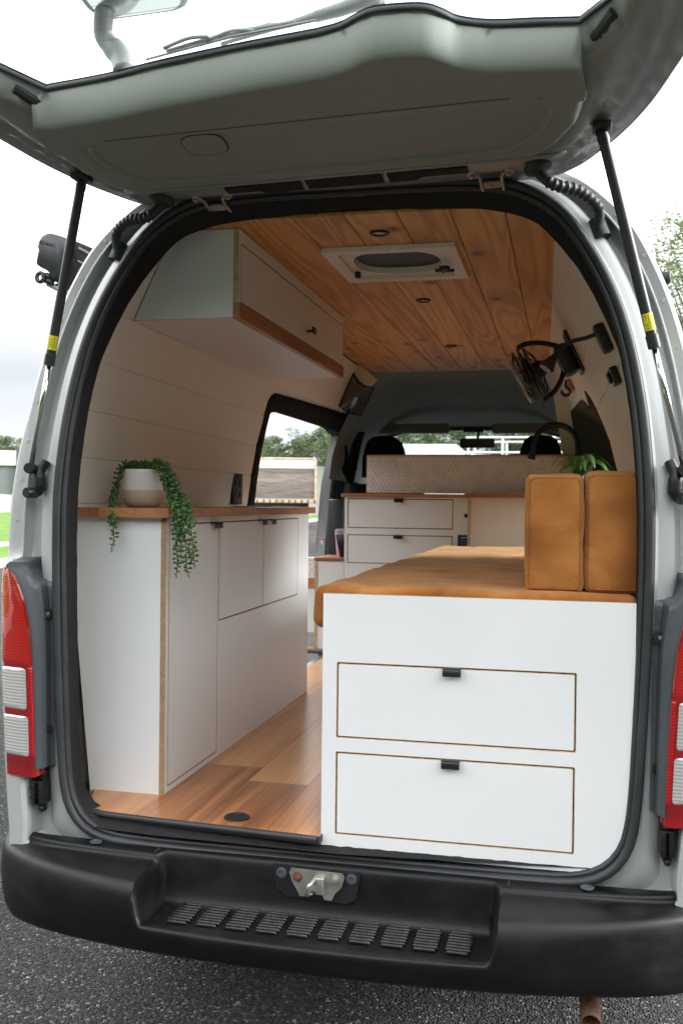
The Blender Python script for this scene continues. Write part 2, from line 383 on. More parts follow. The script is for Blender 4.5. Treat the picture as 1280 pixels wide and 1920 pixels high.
def panel(bm, outer, holes, fn, t, edge_mi=1, grid=0, lines=(), mi=0, hole_mi=None):
    """thick board: fn(a,b,d) maps outline coordinates and depth d (0 front, t back) to space"""
    sheet(bm, outer, holes, lambda a, b: fn(a, b, 0), grid, lines, mi)
    sheet(bm, outer, holes, lambda a, b: fn(a, b, t), grid, lines, mi, True)
    for k, lp in enumerate([outer]+list(holes)):
        for i in range(len(lp)):
            p, q = lp[i], lp[(i+1) % len(lp)]
            vv = [bm.verts.new(fn(p[0], p[1], 0)), bm.verts.new(fn(q[0], q[1], 0)), bm.verts.new(fn(q[0], q[1], t)), bm.verts.new(fn(p[0], p[1], t))]
            bm.faces.new(vv).material_index = edge_mi if (k == 0 or hole_mi is None) else hole_mi
    bmesh.ops.remove_doubles(bm, verts=bm.verts, dist=1e-5)
def rect(a0, a1, b0, b1, r=0, k=4):
    if not r: return [(a0, b0), (a1, b0), (a1, b1), (a0, b1)]
    o = []
    for cx, cy, s in ((a1-r, b0+r, -90), (a1-r, b1-r, 0), (a0+r, b1-r, 90), (a0+r, b0+r, 180)):
        for i in range(k+1):
            an = R(s+90*i/k); o.append((cx+r*math.cos(an), cy+r*math.sin(an)))
    return o
def loft(bm, rings, closed=True, mi=0, wrap=True):
    vr = [[bm.verts.new(p) for p in r] for r in rings]; n = len(vr[0])
    for a, b in zip(vr, vr[1:]):
        for k in range(n if wrap else n-1):
            bm.faces.new((a[k], a[(k+1) % n], b[(k+1) % n], b[k])).material_index = mi
    return vr
def text_mesh(name, body, size, depth, mat, parent, matrix, bold=0):
    cu = bpy.data.curves.new(name, 'FONT'); cu.body = body; cu.size = size; cu.extrude = depth; cu.align_x = 'CENTER'; cu.align_y = 'CENTER'; cu.offset = bold
    t = bpy.data.objects.new(name, cu); COL.objects.link(t); bpy.context.view_layer.update()
    me = bpy.data.meshes.new_from_object(t.evaluated_get(bpy.context.evaluated_depsgraph_get())); bpy.data.objects.remove(t)
    me.materials.clear(); me.materials.append(mat); me.transform(matrix); me.name = name
    o = bpy.data.objects.new(name, me); COL.objects.link(o); o.parent = parent; return o

# ================================================================== THE SETTING
def kx(y): return -9.35-.13*y               # kerb line beside the road
def strip(name, f0, f1, z, mat, label=None, y0=-60, y1=700, kind='structure', thick=0):
    bm = nb(); ys = [y0+(y1-y0)*(i/40)**1.5 for i in range(41)]
    for a, b in zip(ys, ys[1:]):
        q = [bm.verts.new(p) for p in ((f0(a), a, z), (f1(a), a, z), (f1(b), b, z), (f0(b), b, z))]; bm.faces.new(q)
    bmesh.ops.remove_doubles(bm, verts=bm.verts, dist=1e-4)
    o = link(name, bm, mat); o['kind'] = kind; return o
bm = nb(); bmesh.ops.create_grid(bm, x_segments=2, y_segments=2, size=1500); link('ground', bm, ASPH)['kind'] = 'structure'
g_ = strip('grass', lambda y: kx(y)-.15, lambda y: -900, .14, GRASSM)
bm = nb(); vs = [bm.verts.new(p) for p in ((-7.2, -12, .12), (150, -12, .12), (150, -90, .12), (-7.2, -90, .12))]; bm.faces.new(vs); link('lawn', bm, GRASSM)['kind'] = 'structure'  # unseen lawn behind the camera, added for its green bounce on the van
strip('footpath', lambda y: kx(y)-2.6, lambda y: kx(y)-3.9, .146, KERBM)
bm = nb()
for i in range(60):
    y0 = -60+i*9; y1 = y0+8.97
    vs = []
    for y in (y0, y1):
        vs.append([bm.verts.new(p) for p in ((kx(y)+.25, y, .0), (kx(y)+.22, y, .02), (kx(y)+.06, y, .03), (kx(y)+.02, y, .13), (kx(y)-.02, y, .15), (kx(y)-.16, y, .15), (kx(y)-.16, y, -.05))])
    for k in range(6): bm.faces.new((vs[0][k], vs[0][k+1], vs[1][k+1], vs[1][k]))
link('kerb', bm, KERBM)['kind'] = 'structure'

# ---- trees
def leaf_cloud(bm, c, rx, rz, n, s, rnd):
    for _ in range(n):
        while True:
            p = Vector((rnd.uniform(-1, 1), rnd.uniform(-1, 1), rnd.uniform(-1, 1)))
            if p.length < 1: break
        p = c+Vector((p.x*rx, p.y*rx, p.z*rz)); a = Vector((rnd.gauss(0, 1), rnd.gauss(0, 1), rnd.gauss(0, 1))).normalized(); u, w = frame_of(a)
        q = s*rnd.uniform(.6, 1.3); bm.faces.new([bm.verts.new(p+u*q), bm.verts.new(p+w*q*.45), bm.verts.new(p-u*q), bm.verts.new(p-w*q*.45)])
def make_tree(h, seed, leaf, mat, spread=.34, clumps=26, nl=90, bare=.35, trunk_r=.16):
    rnd = random.Random(seed); t = nb(); lf = nb()
    top = Vector((rnd.uniform(-.4, .4), rnd.uniform(-.4, .4), h*.85)); tube(t, spline([(0, 0, 0), (rnd.uniform(-.2, .2), rnd.uniform(-.2, .2), h*.4), top], 4), [trunk_r*(1-.09*i) for i in range(9)], 8)
    for k in range(clumps):
        z = h*(bare+(1-bare)*rnd.random()**.8); wd = h*spread*math.sin(math.pi*min(1, max(.12, (z/h-bare+.18)/(1.22-bare))))
        an = rnd.uniform(0, 6.28); rr = wd*math.sqrt(rnd.random()); c = Vector((math.cos(an)*rr, math.sin(an)*rr, z))
        b0 = Vector((0, 0, max(h*.25, z*.6))); tube(t, [b0, (b0+c)/2+Vector((0, 0, .02*h)), c], [trunk_r*.35, trunk_r*.2, .015], 5)
        leaf_cloud(lf, c, h*.10*rnd.uniform(.6, 1.25), h*.065*rnd.uniform(.6, 1.25), nl, leaf, rnd)
    me1 = bpy.data.meshes.new('trunk'); t.to_mesh(me1); me1.materials.append(BARK); me2 = bpy.data.meshes.new('crown'); lf.to_mesh(me2); me2.materials.append(mat)
    return me1, me2
TT = [make_tree(9, 1, .17, GUM), make_tree(9, 2, .17, GUM, .3, 22), make_tree(9, 3, .17, GUM, .4, 30), make_tree(9, 4, .16, GUM, .26, 14, 40)]
def put_tree(meshes, x, y, s, rz, label, group='gum trees on the horizon', name='gum_tree'):
    e = empty(name, (x, y, .1), label, 'tree', group, rz); e.scale = (s, s, s)
    for nme, me in (('trunk', meshes[0]), ('crown', meshes[1])):
        o = bpy.data.objects.new(nme, me); COL.objects.link(o); o.parent = e
    return e
def px_dir(u, dist):
    d = ray(u, 950); d.z = 0; d.normalize(); return CP.x+d.x*dist, CP.y+d.y*dist
LT = 'hazy gum tree on the skyline, one of the tree belt behind the trailer and sheds'
LT4 = 'gum tree rising above the pale concrete wall right of the trailer'
LT3 = 'gum tree behind the factory unit at the left edge of the photo'
for i, (u, d, s, k) in enumerate([(-25, 132, 1.0, 0), (5, 126, .98, 2), (28, 138, .92, 1), (52, 128, .98, 2),
                                  (470, 120, .92, 2), (492, 112, .93, 0), (508, 124, 1.05, 2), (524, 116, .95, 1), (541, 118, 1.12, 3), (558, 122, 1.0, 2), (572, 114, .98, 0), (592, 110, 1.12, 1), (612, 118, 1.15, 2),
                                  (450, 122, .9, 1), (634, 112, 1.1, 0), (655, 100, 1.15, 2), (672, 95, 1.1, 1)]):
    x, y = px_dir(u, d); put_tree(TT[k], x, y, s, i*1.3, LT3 if u < 200 else (LT4 if u > 560 else LT))
LT2 = 'green tree behind the white pole rack, seen through the windscreen'
for i, (u, d, s, k) in enumerate([(700, 70, .8, 2), (745, 66, .72, 0), (790, 72, .8, 2), (838, 70, .78, 1), (880, 62, .75, 2), (918, 60, .72, 0), (955, 64, .8, 2), (995, 60, .74, 1), (1035, 58, .76, 2), (1078, 62, .8, 0), (1120, 60, .8, 2)]):
    x, y = px_dir(u, d); put_tree(TT[k], x, y, s*1.05, i*2.1, 'green tree behind the white box truck, seen through the windscreen' if u < 860 else LT2, 'trees ahead of the van')
big = make_tree(12.5, 11, .07, GUM2, .36, 120, 230, .2, .2)
x, y = px_dir(1318, 30); put_tree(big, x, y, .78, .5, 'tall sparse light green tree standing to the right of the van', None, 'leafy_tree')
x, y = px_dir(1345, 44); put_tree(TT[2], x, y, .75, .5, 'dark green tree behind the tall light green one, right of the van', None)

# unseen trees added behind camera to dim low sky; green paint reflections suggest them
rb = random.Random(77); b1 = nb()
for i in range(420):
    an = R(-170+160*i/420+rb.uniform(-1, 1)); d = rb.uniform(24, 30); c = Vector((CP.x+d*math.cos(an), CP.y+d*math.sin(an), rb.uniform(.8, 12.5)))
    leaf_cloud(b1, c, rb.uniform(1.1, 2.0), rb.uniform(.9, 1.5), 130, .5, rb)
bt_ = link('added_tree_belt', b1, GUM); tag(bt_, 'unseen belt of gum trees added behind the camera to dim the low sky', 'trees', None, 'stuff')

# ---- sheds, concrete wall, trailer, truck ahead, pole frame
def obox(bm, c, rz, sx, sy, z0, z1, mi=0, bev=0):
    t = nb(); box(t, -sx/2, sx/2, -sy/2, sy/2, z0, z1, bev); M_ = Matrix.Translation(Vector((c[0], c[1], 0))) @ Matrix.Rotation(rz, 4, 'Z')
    for v in t.verts: v.co = M_ @ v.co
    vm = {}
    for v in t.verts: vm[v] = bm.verts.new(v.co)
    for f in t.faces: bm.faces.new([vm[v] for v in f.verts]).material_index = mi
    t.free()
x, y = px_dir(-70, 105); rz = R(31)
e = empty('industrial_shed', (x, y, .14), 'white and grey factory unit across the lawn left of the van', 'building'); e.rotation_euler = (0, 0, rz)
def lpart(name, x0, x1, y0, y1, z0, z1, mat, par, bev=0):
    b_ = nb(); box(b_, x0, x1, y0, y1, z0, z1, bev); return link(name, b_, mat, par)
lpart('wall', -16, 5.05, 0, 14, 0, 1.9, WHWALL, e); lpart('cladding', -16, 5.0, -.12, 14, 1.9, 4.75, GRWALL, e)
lpart('fascia', -16, 5.05, -.5, 14.2, 4.75, 6.2, WHWALL, e); lpart('end_wall', 5.05, 8.6, -.6, 14, 0, 6.5, DKWALL, e)
bm = nb()
for i in range(70): box(bm, -15.9+i*.3, -15.78+i*.3, -.16, -.121, 1.95, 4.7)
link('ribs', bm, GRWALL, e)
x, y = px_dir(640, 100); e = empty('concrete_wall', (x, y, .14), 'long pale grey concrete wall behind the trailer', 'wall', rz=R(14))
for i in range(7): lpart('wall_slab', -8+i*4, -4.04+i*4, 0, .25, 0, 5.0, CONC, e)
# trailer
x, y = px_dir(592, 58); e = empty('flatbed_trailer', (x, y, .14), 'old weathered tray trailer with brown timber side boards parked on the grass', 'trailer', rz=R(16))
H0, H1 = 1.35, 3.95
bm = nb(); box(bm, -8, -.1, 0, .06, H0+.2, H1-.62); link('timber_side', bm, OLDW, e)
lpart('white_band', -8, -.05, -.02, .05, H1-.62, H1-.12, WHITEP, e)
bm = nb(); box(bm, -8, 0, -.06, .09, H1-.12, H1, .03); box(bm, -.1, .02, -.06, .09, H0, H1, .03)
link('rusty_frame', bm, simple('rusty_cream_paint', (.52, .40, .28), .8, 0, .35, 6), e)
lpart('deck_edge', -8, .05, -.1, 2.3, H0-.05, H0+.14, MATS['rusty_cream_paint'], e)
bm = nb()
for i in range(22): box(bm, -7.9+i*.37, -7.82+i*.37, -.13, -.101, H0-.08, H0+.13)
box(bm, -8, .05, -.118, -.1005, H0-.055, H0-.03)
link('tie_rail', bm, RUST, e)
lpart('far_side', -8, 0, 2.2, 2.26, H0+.2, H1-.2, OLDW, e); lpart('chassis', -7.8, -.4, .7, 1.6, H0-.35, H0-.06, DKWALL, e)
for wx in (-6.6, -5.4):
    for wy in (.05, 1.95):
        bm = nb(); lathe(bm, [(.2, 0), (.48, 0), (.5, .05), (.5, .25), (.48, .3), (.2, .3)], (wx, wy, .5), Vector((0, 1, 0)), 20); link('wheel', bm, TYRE, e)
for yy in (.3, 1.8): lpart('support_leg', -1.2, -1.05, yy, yy+.15, 0, H0-.1, DKWALL, e)
# truck ahead
x0, y0 = px_dir(776, 28); e = empty('box_truck', (x0, y0, 0), 'white box body truck parked ahead, seen through the windscreen', 'truck', rz=R(2))
bm = nb(); box(bm, -1.2, 1.2, 0, 6, .95, 3.16, .05); link('cargo_box', bm, WHWALL, e)
bm = nb(); box(bm, -1.17, 1.17, -.03, -.002, 1.05, 3.02, .02); link('roller_door', bm, WHITEP, e)
bm = nb(); box(bm, -1, 1, 6.1, 7.9, .5, 2.5, .15); link('cab', bm, WHWALL, e)
lpart('chassis', -.5, .5, .2, 7.5, .5, .94, DKWALL, e)
for wx in (-1.1, .8):
    for wy in (1.4, 7):
        bm = nb(); lathe(bm, [(.2, 0), (.45, 0), (.45, .3), (.2, .3)], (wx, wy, .46), Vector((1, 0, 0)), 18); link('wheel', bm, TYRE, e)
x1, y1 = px_dir(866, 31); e = empty('shipping_crate', (x1, y1, 0), 'blue steel container just right of the white truck, through the windscreen', 'container')
lpart('container_shell', -1.0, .45, 0, 3, .12, 3.05, BLUE, e, .03)
bm = nb()
for i in range(6): box(bm, -.95+i*.25, -.87+i*.25, -.04, -.002, .15, 3.0)
link('ribs', bm, BLUE, e)
x1, y1 = px_dir(940, 22); e = empty('pole_rack', (x1, y1, 0), 'white steel pole frame right of the blue container, through the windscreen', 'rack')
bm = nb()
for xx in (-.75, 0, .9, 2.0):
    for yy in (0, 1.6): cyl(bm, (xx, yy, 0), (xx, yy, 2.95), .03, 8)
link('posts', bm, WHWALL, e)
bm = nb()
for zz in (2.62, 2.95):
    for yy in (0, 1.6): cyl(bm, (-.8, yy, zz), (2.05, yy, zz), .025, 8)
    for xx in (-.75, 2.0): cyl(bm, (xx, 0, zz), (xx, 1.6, zz), .025, 8)
link('rails', bm, WHWALL, e)

# ================================================================== THE VAN
VAN = empty('camper_van', (0, 0, 0), 'silver high roof camper van with its tailgate raised, seen from behind', 'van')
SEAL = [(0, 2.315), (.2, 2.314), (.32, 2.308), (.39, 2.300), (.45, 2.285), (.514, 2.25), (.567, 2.2), (.63, 2.1), (.678, 2.0), (.711, 1.9), (.733, 1.8), (.749, 1.7), (.759, 1.6), (.765, 1.5), (.767, 1.4), (.766, 1.3), (.760, 1.1), (.75, .9), (.744, .8), (.734, .71), (.715, .65), (.675, .605), (.61, .580), (.5, .572), (.25, .568), (0, .567)]
CINN = [(0, 2.260), (.30, 2.246), (.41, 2.228), (.48, 2.200), (.525, 2.155), (.585, 2.075), (.65, 1.95), (.705, 1.80), (.724, 1.70), (.738, 1.6), (.752, 1.46), (.755, 1.24), (.744, .95), (.725, .74), (.69, .68), (.64, .645), (.5, .63), (.25, .628), (0, .628)]
BODY = [(0, 2.41), (.3, 2.395), (.45, 2.365), (.562, 2.315), (.63, 2.27), (.7, 2.2), (.745, 2.13), (.80, 2.0), (.84, 1.86), (.87, 1.71), (.893, 1.6), (.91, 1.45), (.917, 1.33), (.920, 1.24), (.918, 1.0), (.905, .75), (.89, .56), (.88, .47), (.6, .45), (0, .45)]
ZC = 1.44
def YL(z): return .12*max(0, (z-1.45)/.85)**1.5
def polar(prof):
    P = [Vector(p) for p in prof]; S = spline([(p.x, p.y, 0) for p in P], 5); return [(math.atan2(s.x, s.y-ZC), math.hypot(s.x, s.y-ZC)) for s in S]
POL = {'S': polar(SEAL), 'C': polar(CINN), 'B': polar(BODY)}
NT = 240
def rad(key, th):
    a = abs(th); return interp(a, POL[key])
def ringp(key, th):
    s = 1 if th >= 0 else -1; r = rad(key, th); a = abs(th); return s*r*math.sin(a), ZC+r*math.cos(a)
THS = [-math.pi+2*math.pi*i/NT for i in range(NT)]
def rear_y(f, z):
    """depth of the rear face between seal (f=0) and body edge (f=1)"""
    up = interp(f, [(0, .0), (.05, .012), (.3, .016), (.42, .05), (.6, .05), (.66, .016), (.9, .008), (.97, .016), (1.0, .035)])
    lo = interp(f, [(0, .0), (.05, .012), (.25, .02), (.38, .045), (.535, .045), (.55, -.026), (.62, -.034), (.88, -.028), (.96, -.01), (1., .02)])
    k = ss(1.24, 1.34, z); return YL(z)+lo*(1-k)+up*k
def rp(th, f, lift=0, kind=None):
    a, b = ringp('S', th), ringp('B', th); x = a[0]+(b[0]-a[0])*f; z = a[1]+(b[1]-a[1])*f
    y = rear_y(f, z)-lift; return Vector((VX(x, y), y, z))
FS = [0, .03, .06, .15, .27, .31, .35, .38, .42, .47, .52, .54, .56, .59, .62, .66, .7, .8, .88, .92, .955, .98, 1.0]
bm = nb(); loft(bm, [[rp(t, f) for t in THS] for f in FS])
link('rear_frame', bm, PAINT, VAN, auto=32)
# outer skin of the sides, with the sliding door opening cut out of the left
def body_x(z):
    for (a, b), (c, d) in zip(BODY, BODY[1:]):
        if d <= z <= b: return a+(c-a)*((b-z)/(b-d) if b > d else 0)
    return .9
def yend(x, z):    # start of the side skin = the rear frame's outer edge
    return YL(z)+.034
DOOR = [(3.42, .50), (3.56, .80), (3.71, 1.12), (3.775, 1.35), (3.77, 1.60), (3.755, 1.80), (3.745, 1.905), (3.68, 1.938), (3.3, 1.94), (2.67, 1.94), (2.40, 1.94), (2.18, 1.938), (2.10, 1.91), (2.06, 1.84), (2.04, 1.74), (2.03, 1.62), (2.01, 1.45), (1.97, 1.3), (1.95, .8), (1.95, .50)]
def side_skin(sgn, holes):
    bm = nb(); outer = [(yend(0, .5)+.0, .50)]+[(YL(z)+.034, z) for z in [.6+.1*i for i in range(17)]]+[(YL(2.2)+.034, 2.2), (5.0, 2.2), (5.2, 1.6), (5.4, 1.2), (5.4, .5)]
    sheet(bm, outer, holes, lambda y, z: Vector((VX(sgn*body_x(z)*(1 if y < 3.5 else 1-.02*(y-3.5)**2), y), y, z)), (.12, .06)); return bm
RWIN = [(1.35, 1.28), (2.9, 1.28), (2.95, 1.8), (2.85, 1.86), (1.45, 1.86), (1.35, 1.8)]
CABW = [(4.0, 1.36), (4.8, 1.36), (4.6, 1.80), (4.45, 1.86), (4.12, 1.88), (4.02, 1.8)]
link('side_panel', side_skin(-1, [DOOR, CABW]), PAINT, VAN, smooth=True)
link('side_panel', side_skin(1, [RWIN, CABW]), PAINT, VAN, smooth=True)
bm = nb(); tops = [(x, z) for x, z in spline([(p[0], p[1], 0) for p in BODY[:6]], 4) and [(s.x, s.y) for s in spline([(p[0], p[1], 0) for p in BODY[:6]], 4)]]
prof = [(-x, z) for x, z in tops[::-1]]+tops[1:]
ysr = [0, .3, 1, 2, 3, 3.6, 4.2, 4.7, 5.0]
loft(bm, [[Vector((VX(x*(1 if y < 3.5 else 1-.05*(y-3.5)), y+(YL(z)+.034 if y == 0 else 0)), y+(YL(z)+.034 if y == 0 else 0), z+.0-.10*max(0, y-3.4)**1.5-0*y)) for x, z in prof] for y in ysr], wrap=False)
link('roof', bm, PAINT, VAN, smooth=True)
# flat under-structure and nose so that the van is a closed vehicle
bm = nb(); box(bm, -.80, .72, .12, 5.2, .40, .50); link('underbody', bm, DARKHOLE, VAN)
bm = nb(); box(bm, -.93, .80, 5.2, 5.42, .35, 1.15, .1); link('nose', bm, PAINT, VAN)
for (wx, wy) in ((-.86, 1.0), (.62, 1.0), (-.9, 4.4), (.6, 4.4)):
    bm = nb(); lathe(bm, [(.2, 0), (.31, 0), (.335, .03), (.335, .17), (.31, .2), (.2, .2)], (wx, wy, .335), Vector((1, 0, 0)), 28)
    w = link('wheel', bm, TYRE, VAN, auto=40); bm = nb(); lathe(bm, [(.02, .05), (.2, .03), (.205, .17), (.02, .15)], (wx, wy, .335), Vector((1, 0, 0)), 24); link('rim', bm, STEEL, w, auto=40)
# drip rail line down the rear pillars
for s in (-1, 1):
    bm = nb(); ths = [s*R(30+i*2) for i in range(36)]
    tube(bm, [rp(t, .655, .004) for t in ths], .004, 6); link('weld_seam', bm, PAINT, VAN, smooth=True)
    bm = nb()
    for i in range(9):
        p_ = rp(s*R(42+i*7), .80, 0); lathe(bm, [(.005, -.002), (.0045, .0012), (.0025, .0004)], p_, Vector((0, -1, 0)), 12)
    link('spot_welds', bm, PAINT, VAN, smooth=True)
# seal: two lips around the aperture
def seal_ring(key0, off, y, r):
    pts = []
    for t in THS:
        a = ringp('S', t); c = ringp('C', t); v = Vector((c[0]-a[0], c[1]-a[1])).normalized()*off
        x, z = a[0]+v.x, a[1]+v.y; yy = YL(z)+y; pts.append(Vector((VX(x, yy), yy, z)))
    return pts
def ring_tube(bm, pts, rx, n=10):
    n_ = len(pts); rings = []
    for i, p in enumerate(pts):
        d = (pts[(i+1) % n_]-pts[i-1]).normalized(); w = Vector((0, -1, 0)); u = d.cross(w).normalized()
        rings.append([p+u*rx[0]*math.cos(2*math.pi*k/n)+w*rx[1]*math.sin(2*math.pi*k/n) for k in range(n)])
    rings.append(rings[0]); loft(bm, rings)
bm = nb(); ring_tube(bm, seal_ring('S', .012, -.004, 0), (.0125, .016)); ring_tube(bm, seal_ring('S', .029, .000, 0), (.0075, .010))
bmesh.ops.remove_doubles(bm, verts=bm.verts, dist=1e-5); link('door_seal', bm, RUBBER, VAN, smooth=True)
# carpet turned in from the seal to the linings
bm = nb(); rings = []
for k in range(7):
    q = k/6; pts = []
    for t in THS:
        a, c = ringp('S', t), ringp('C', t); v = Vector((c[0]-a[0], c[1]-a[1])); L_ = v.length; v.normalize(); g = .036+(L_-.036)*q if L_ > .036 else .036
        g += .002*noise.noise(Vector((t*14, q*3, 0)))
        x, z = a[0]+v.x*g, a[1]+v.y*g; yy = YL(z)+.004+.17*q**1.3 if z > 1 else .004+.06*q
        if .6 < z <= 1.0: pass
        yy = YL(z)+.004+.06*q**1.2; x += (noise.noise(Vector((t*60, q*9, 1)))*.0012)
        pts.append(Vector((VX(x, yy), yy, z)))
    rings.append(pts)
cc_ = Vector((0, 0, ZC)); rings.append([p+Vector(((p.x+.033)*.10, .06, (p.z-ZC)*.02 if p.z > ZC else 0)) for p in rings[-1]])
loft(bm, rings); link('carpet_trim', bm, CARPET, VAN, smooth=True)

# ---- grey lamp surrounds and tail lights
def theta_of(z, s):        # angle at which the rear frame passes height z (side part), for f
    def fnd(f):
        lo, hi = R(20), R(150)
        for _ in range(40):
            m = (lo+hi)/2
            if rp(m, f).z > z: lo = m
            else: hi = m
        return s*(lo+hi)/2
    return fnd
def rpz(s, f, z, lift=0): 
    p = rp(theta_of(z, s)(f), f, lift); return p
def f_of_x(s, xr, z):
    lo, hi = 0., 1.
    for _ in range(24):
        m = (lo+hi)/2; p = rpz(s, m, z)
        if abs(p.x-VX(0, p.y)) < xr: lo = m
        else: hi = m
    return (lo+hi)/2
LEDGE = [(.748, .785), (.77, .788), (.90, .792), (1.04, .798), (1.10, .802), (1.15, .808), (1.207, .821), (1.256, .841), (1.28, .857), (1.297, .876)]
def light_x(z): return interp(z, LEDGE)
for s in (-1, 1):
    nm = 'tail_light'
    lay = empty  # noqa
    zs = [.748+i*(1.297-.748)/44 for i in range(45)]
    def pos(z, q, lift=.0):       # q 0 inner edge .. 1 rear corner .. 1.6 wrapped on to the side
        xi, xo = light_x(z), body_x(z)-.010
        if q <= 1:
            x = xi+(xo-.032-xi)*q; y = -.052+.014*q**2-lift
            if q < .06: y += .05*(1-q/.06)
            return Vector((VX(s*x, y), y, z))
        w = (q-1)/.6; an = min(w*1.6, 1)*math.pi/2; x = xo-.032+.034*math.sin(an); y = -.038+.045*(1-math.cos(an))+.12*max(0, w-.6)-lift*(1-w); x += lift*w
        return Vector((VX(s*x, y), y, z))
    def light_patch(name, z0, z1, q0f, q1, mat, lift, parent, nz=30, nq=16, rnd=0):
        b_ = nb(); rows = []
        for i in range(nz+1):
            z = z0+(z1-z0)*i/nz; row = []
            e_ = min(i, nz-i)/nz*(z1-z0)
            for j in range(nq+1):
                q0 = q0f(z) if callable(q0f) else q0f
                if rnd: 
                    dz = min(z-z0, z1-z); q0 = q0+(rnd-math.sqrt(max(0, rnd*rnd-(rnd-min(dz, rnd))**2)))*6
                q = q0+(q1-q0)*j/nq
                edge = min(j/nq*4, e_/.006, 1) if lift else 1
                row.append(pos(z, q, lift*min(1, edge)))
            rows.append(row)
        loft(b_, rows, wrap=False); return link(name, b_, mat, parent, smooth=True)
    tl = light_patch(nm, .748, 1.297, 0, 1.6, DREDL, 0, VAN, 60, 20)
    tl['label'] = ('left' if s < 0 else 'right')+' red tail light with two clear windows'
    light_patch('amber_lens', 1.045, 1.292, .13, 1.58, AMBL, .0035, tl, rnd=.01)
    light_patch('red_lens', .80, 1.040, .02, .18, REDL, .002, tl)
    light_patch('clear_lens', .925, 1.035, .26, 1.58, CLRL, .0045, tl, rnd=.012)
    light_patch('clear_lens', .802, .908, .22, 1.58, CLRL, .0045, tl, rnd=.012)
    # surround
    b_ = nb(); rows = []; zs = [.768+i*(1.325-.768)/50 for i in range(51)]
    for z in zs:
        xs_, row = None, []
        xa = .764; xl = (light_x(z) if z < 1.297 else interp(z, [(1.297, .885), (1.325, .86)]))
        for j in range(15):
            q = j/14; x = xa+(xl+.004-xa)*q
            y = .004-.034*ss(.30, .42, q)-.014*ss(.42, 1, q)
            k = ss(1.255, 1.268, z)*(1-ss(.52, .60, q))*ss(.0, .12, q); y = y*(1-k)+k*(.030)
            y += .05*ss(1.312, 1.325, z)
            row.append(Vector((VX(s*x, y), y, z)))
        rows.append(row)
    bt = [p+Vector((0, .05, 0)) for p in rows[0]]; loft(b_, [bt]+rows, wrap=False)
    gp = link('lamp_surround', b_, DKPL, VAN, auto=50)
    for zz in (1.175, .868):
        b_ = nb(); c = Vector((VX(s*.780, 0), .000, zz)); lathe(b_, [(.014, 0), (.014, .012), (.009, .012), (.009, .003)], c, Vector((0, -1, 0)), 20, caps=False); lathe(b_, [(.0075, -.004), (.0075, .006), (.004, .009)], c, Vector((0, -1, 0)), 12, mi=1)
        link('screw', b_, [BLPL, STEEL], gp, auto=40)
    # rubber stop block below the lamp
    bx = VX(s*.802, 0); b_ = nb(); y_ = .03
    box(b_, bx-.016, bx+.016, y_-.045, y_, .665, .728, .004)
    for k in range(2): box(b_, bx-.003+s*0, bx+.003, y_-.052, y_-.044, .668, .725, .001)
    for k in range(2): box(b_, bx-.017, bx+.017, y_-.050, y_-.044, .684+.022*k, .687+.022*k)
    tube(b_, [(bx, y_-.012, .728), (bx, y_-.012, .755)], [.015, .011], 12); tube(b_, [(bx, y_-.02, .665), (bx+.004, y_-.014, .642)], [.014, .008], 12)
    st_ = link('stop_block', b_, BLPL, VAN, auto=40)
    b_ = nb(); lathe(b_, [(.008, 0), (.008, .006), (.004, .009)], (bx, y_-.02, .748), Vector((0, -1, 0)), 10); link('bolt', b_, BLPL, st_); b_ = nb(); lathe(b_, [(.008, 0), (.008, .006), (.004, .009)], (bx+.003, y_-.024, .650), Vector((0, -1, 0)), 10); link('bolt', b_, BLPL, st_)
# ---- rear bumper
def bumper_mat():
    m, n, b = nodes('bumper_plastic'); mp = mapping(n, (1, 1, 1.6)); t = nd(n, 'ShaderNodeTexNoise'); t.inputs['Scale'].default_value = 5; t.inputs['Detail'].default_value = 9; t.inputs['Roughness'].default_value = .7
    lnk(n, mp.outputs[0], t.inputs['Vector']); r = ramp(n, t.outputs[0], [(.45, (.0035, .0038, .0045)), (.62, (.006, .0062, .0068)), (.78, (.016, .0155, .015))]); lnk(n, r.outputs[0], b.inputs['Base Color'])
    q = nd(n, 'ShaderNodeMapRange'); q.inputs[1].default_value = .35; q.inputs[2].default_value = .7; q.inputs[3].default_value = .33; q.inputs[4].default_value = .62; lnk(n, t.outputs[0], q.inputs[0]); lnk(n, q.outputs[0], b.inputs['Roughness'])
    b.inputs['Specular IOR Level'].default_value = .32
    g = nd(n, 'ShaderNodeTexNoise'); g.inputs['Scale'].default_value = 480; lnk(n, mp.outputs[0], g.inputs['Vector']); bump(n, b, g.outputs[0], .12, .002); return m
PLAN = [(0, -.222), (.2, -.218), (.4, -.203), (.55, -.18), (.7, -.142), (.8, -.10), (.88, -.045), (.93, .03), (.952, .12), (.957, .3), (.957, .45)]
PINN = [(0, .01), (.2, .01), (.4, .01), (.55, .01), (.7, .01), (.78, .01), (.83, .02), (.87, .06), (.89, .14), (.89, .3), (.89, .45)]
PS = [(v.x, v.y) for v in spline([(a, b, 0) for a, b in PLAN], 24)]; PI = [(v.x, v.y) for v in spline([(a, b, 0) for a, b in PINN], 24)]
PA = [(.02, .585), (.05, .583), (.062, .578), (.07, .566), (.11, .562), (.14, .558), (.165, .55), (.178, .53), (.184, .50), (.184, .46), (.178, .42), (.165, .39), (.14, .375), (.08, .37)]
PB = [(.02, .585), (.034, .583), (.040, .572), (.043, .54), (.046, .50), (.053, .468), (.070, .457), (.13, .455), (.172, .458), (.184, .449), (.178, .42), (.165, .39), (.14, .375), (.08, .37)]
bm = nb(); rings = []
full = [(-1, i) for i in range(len(PS)-1, 0, -1)]+[(1, i) for i in range(len(PS))]
extra = []
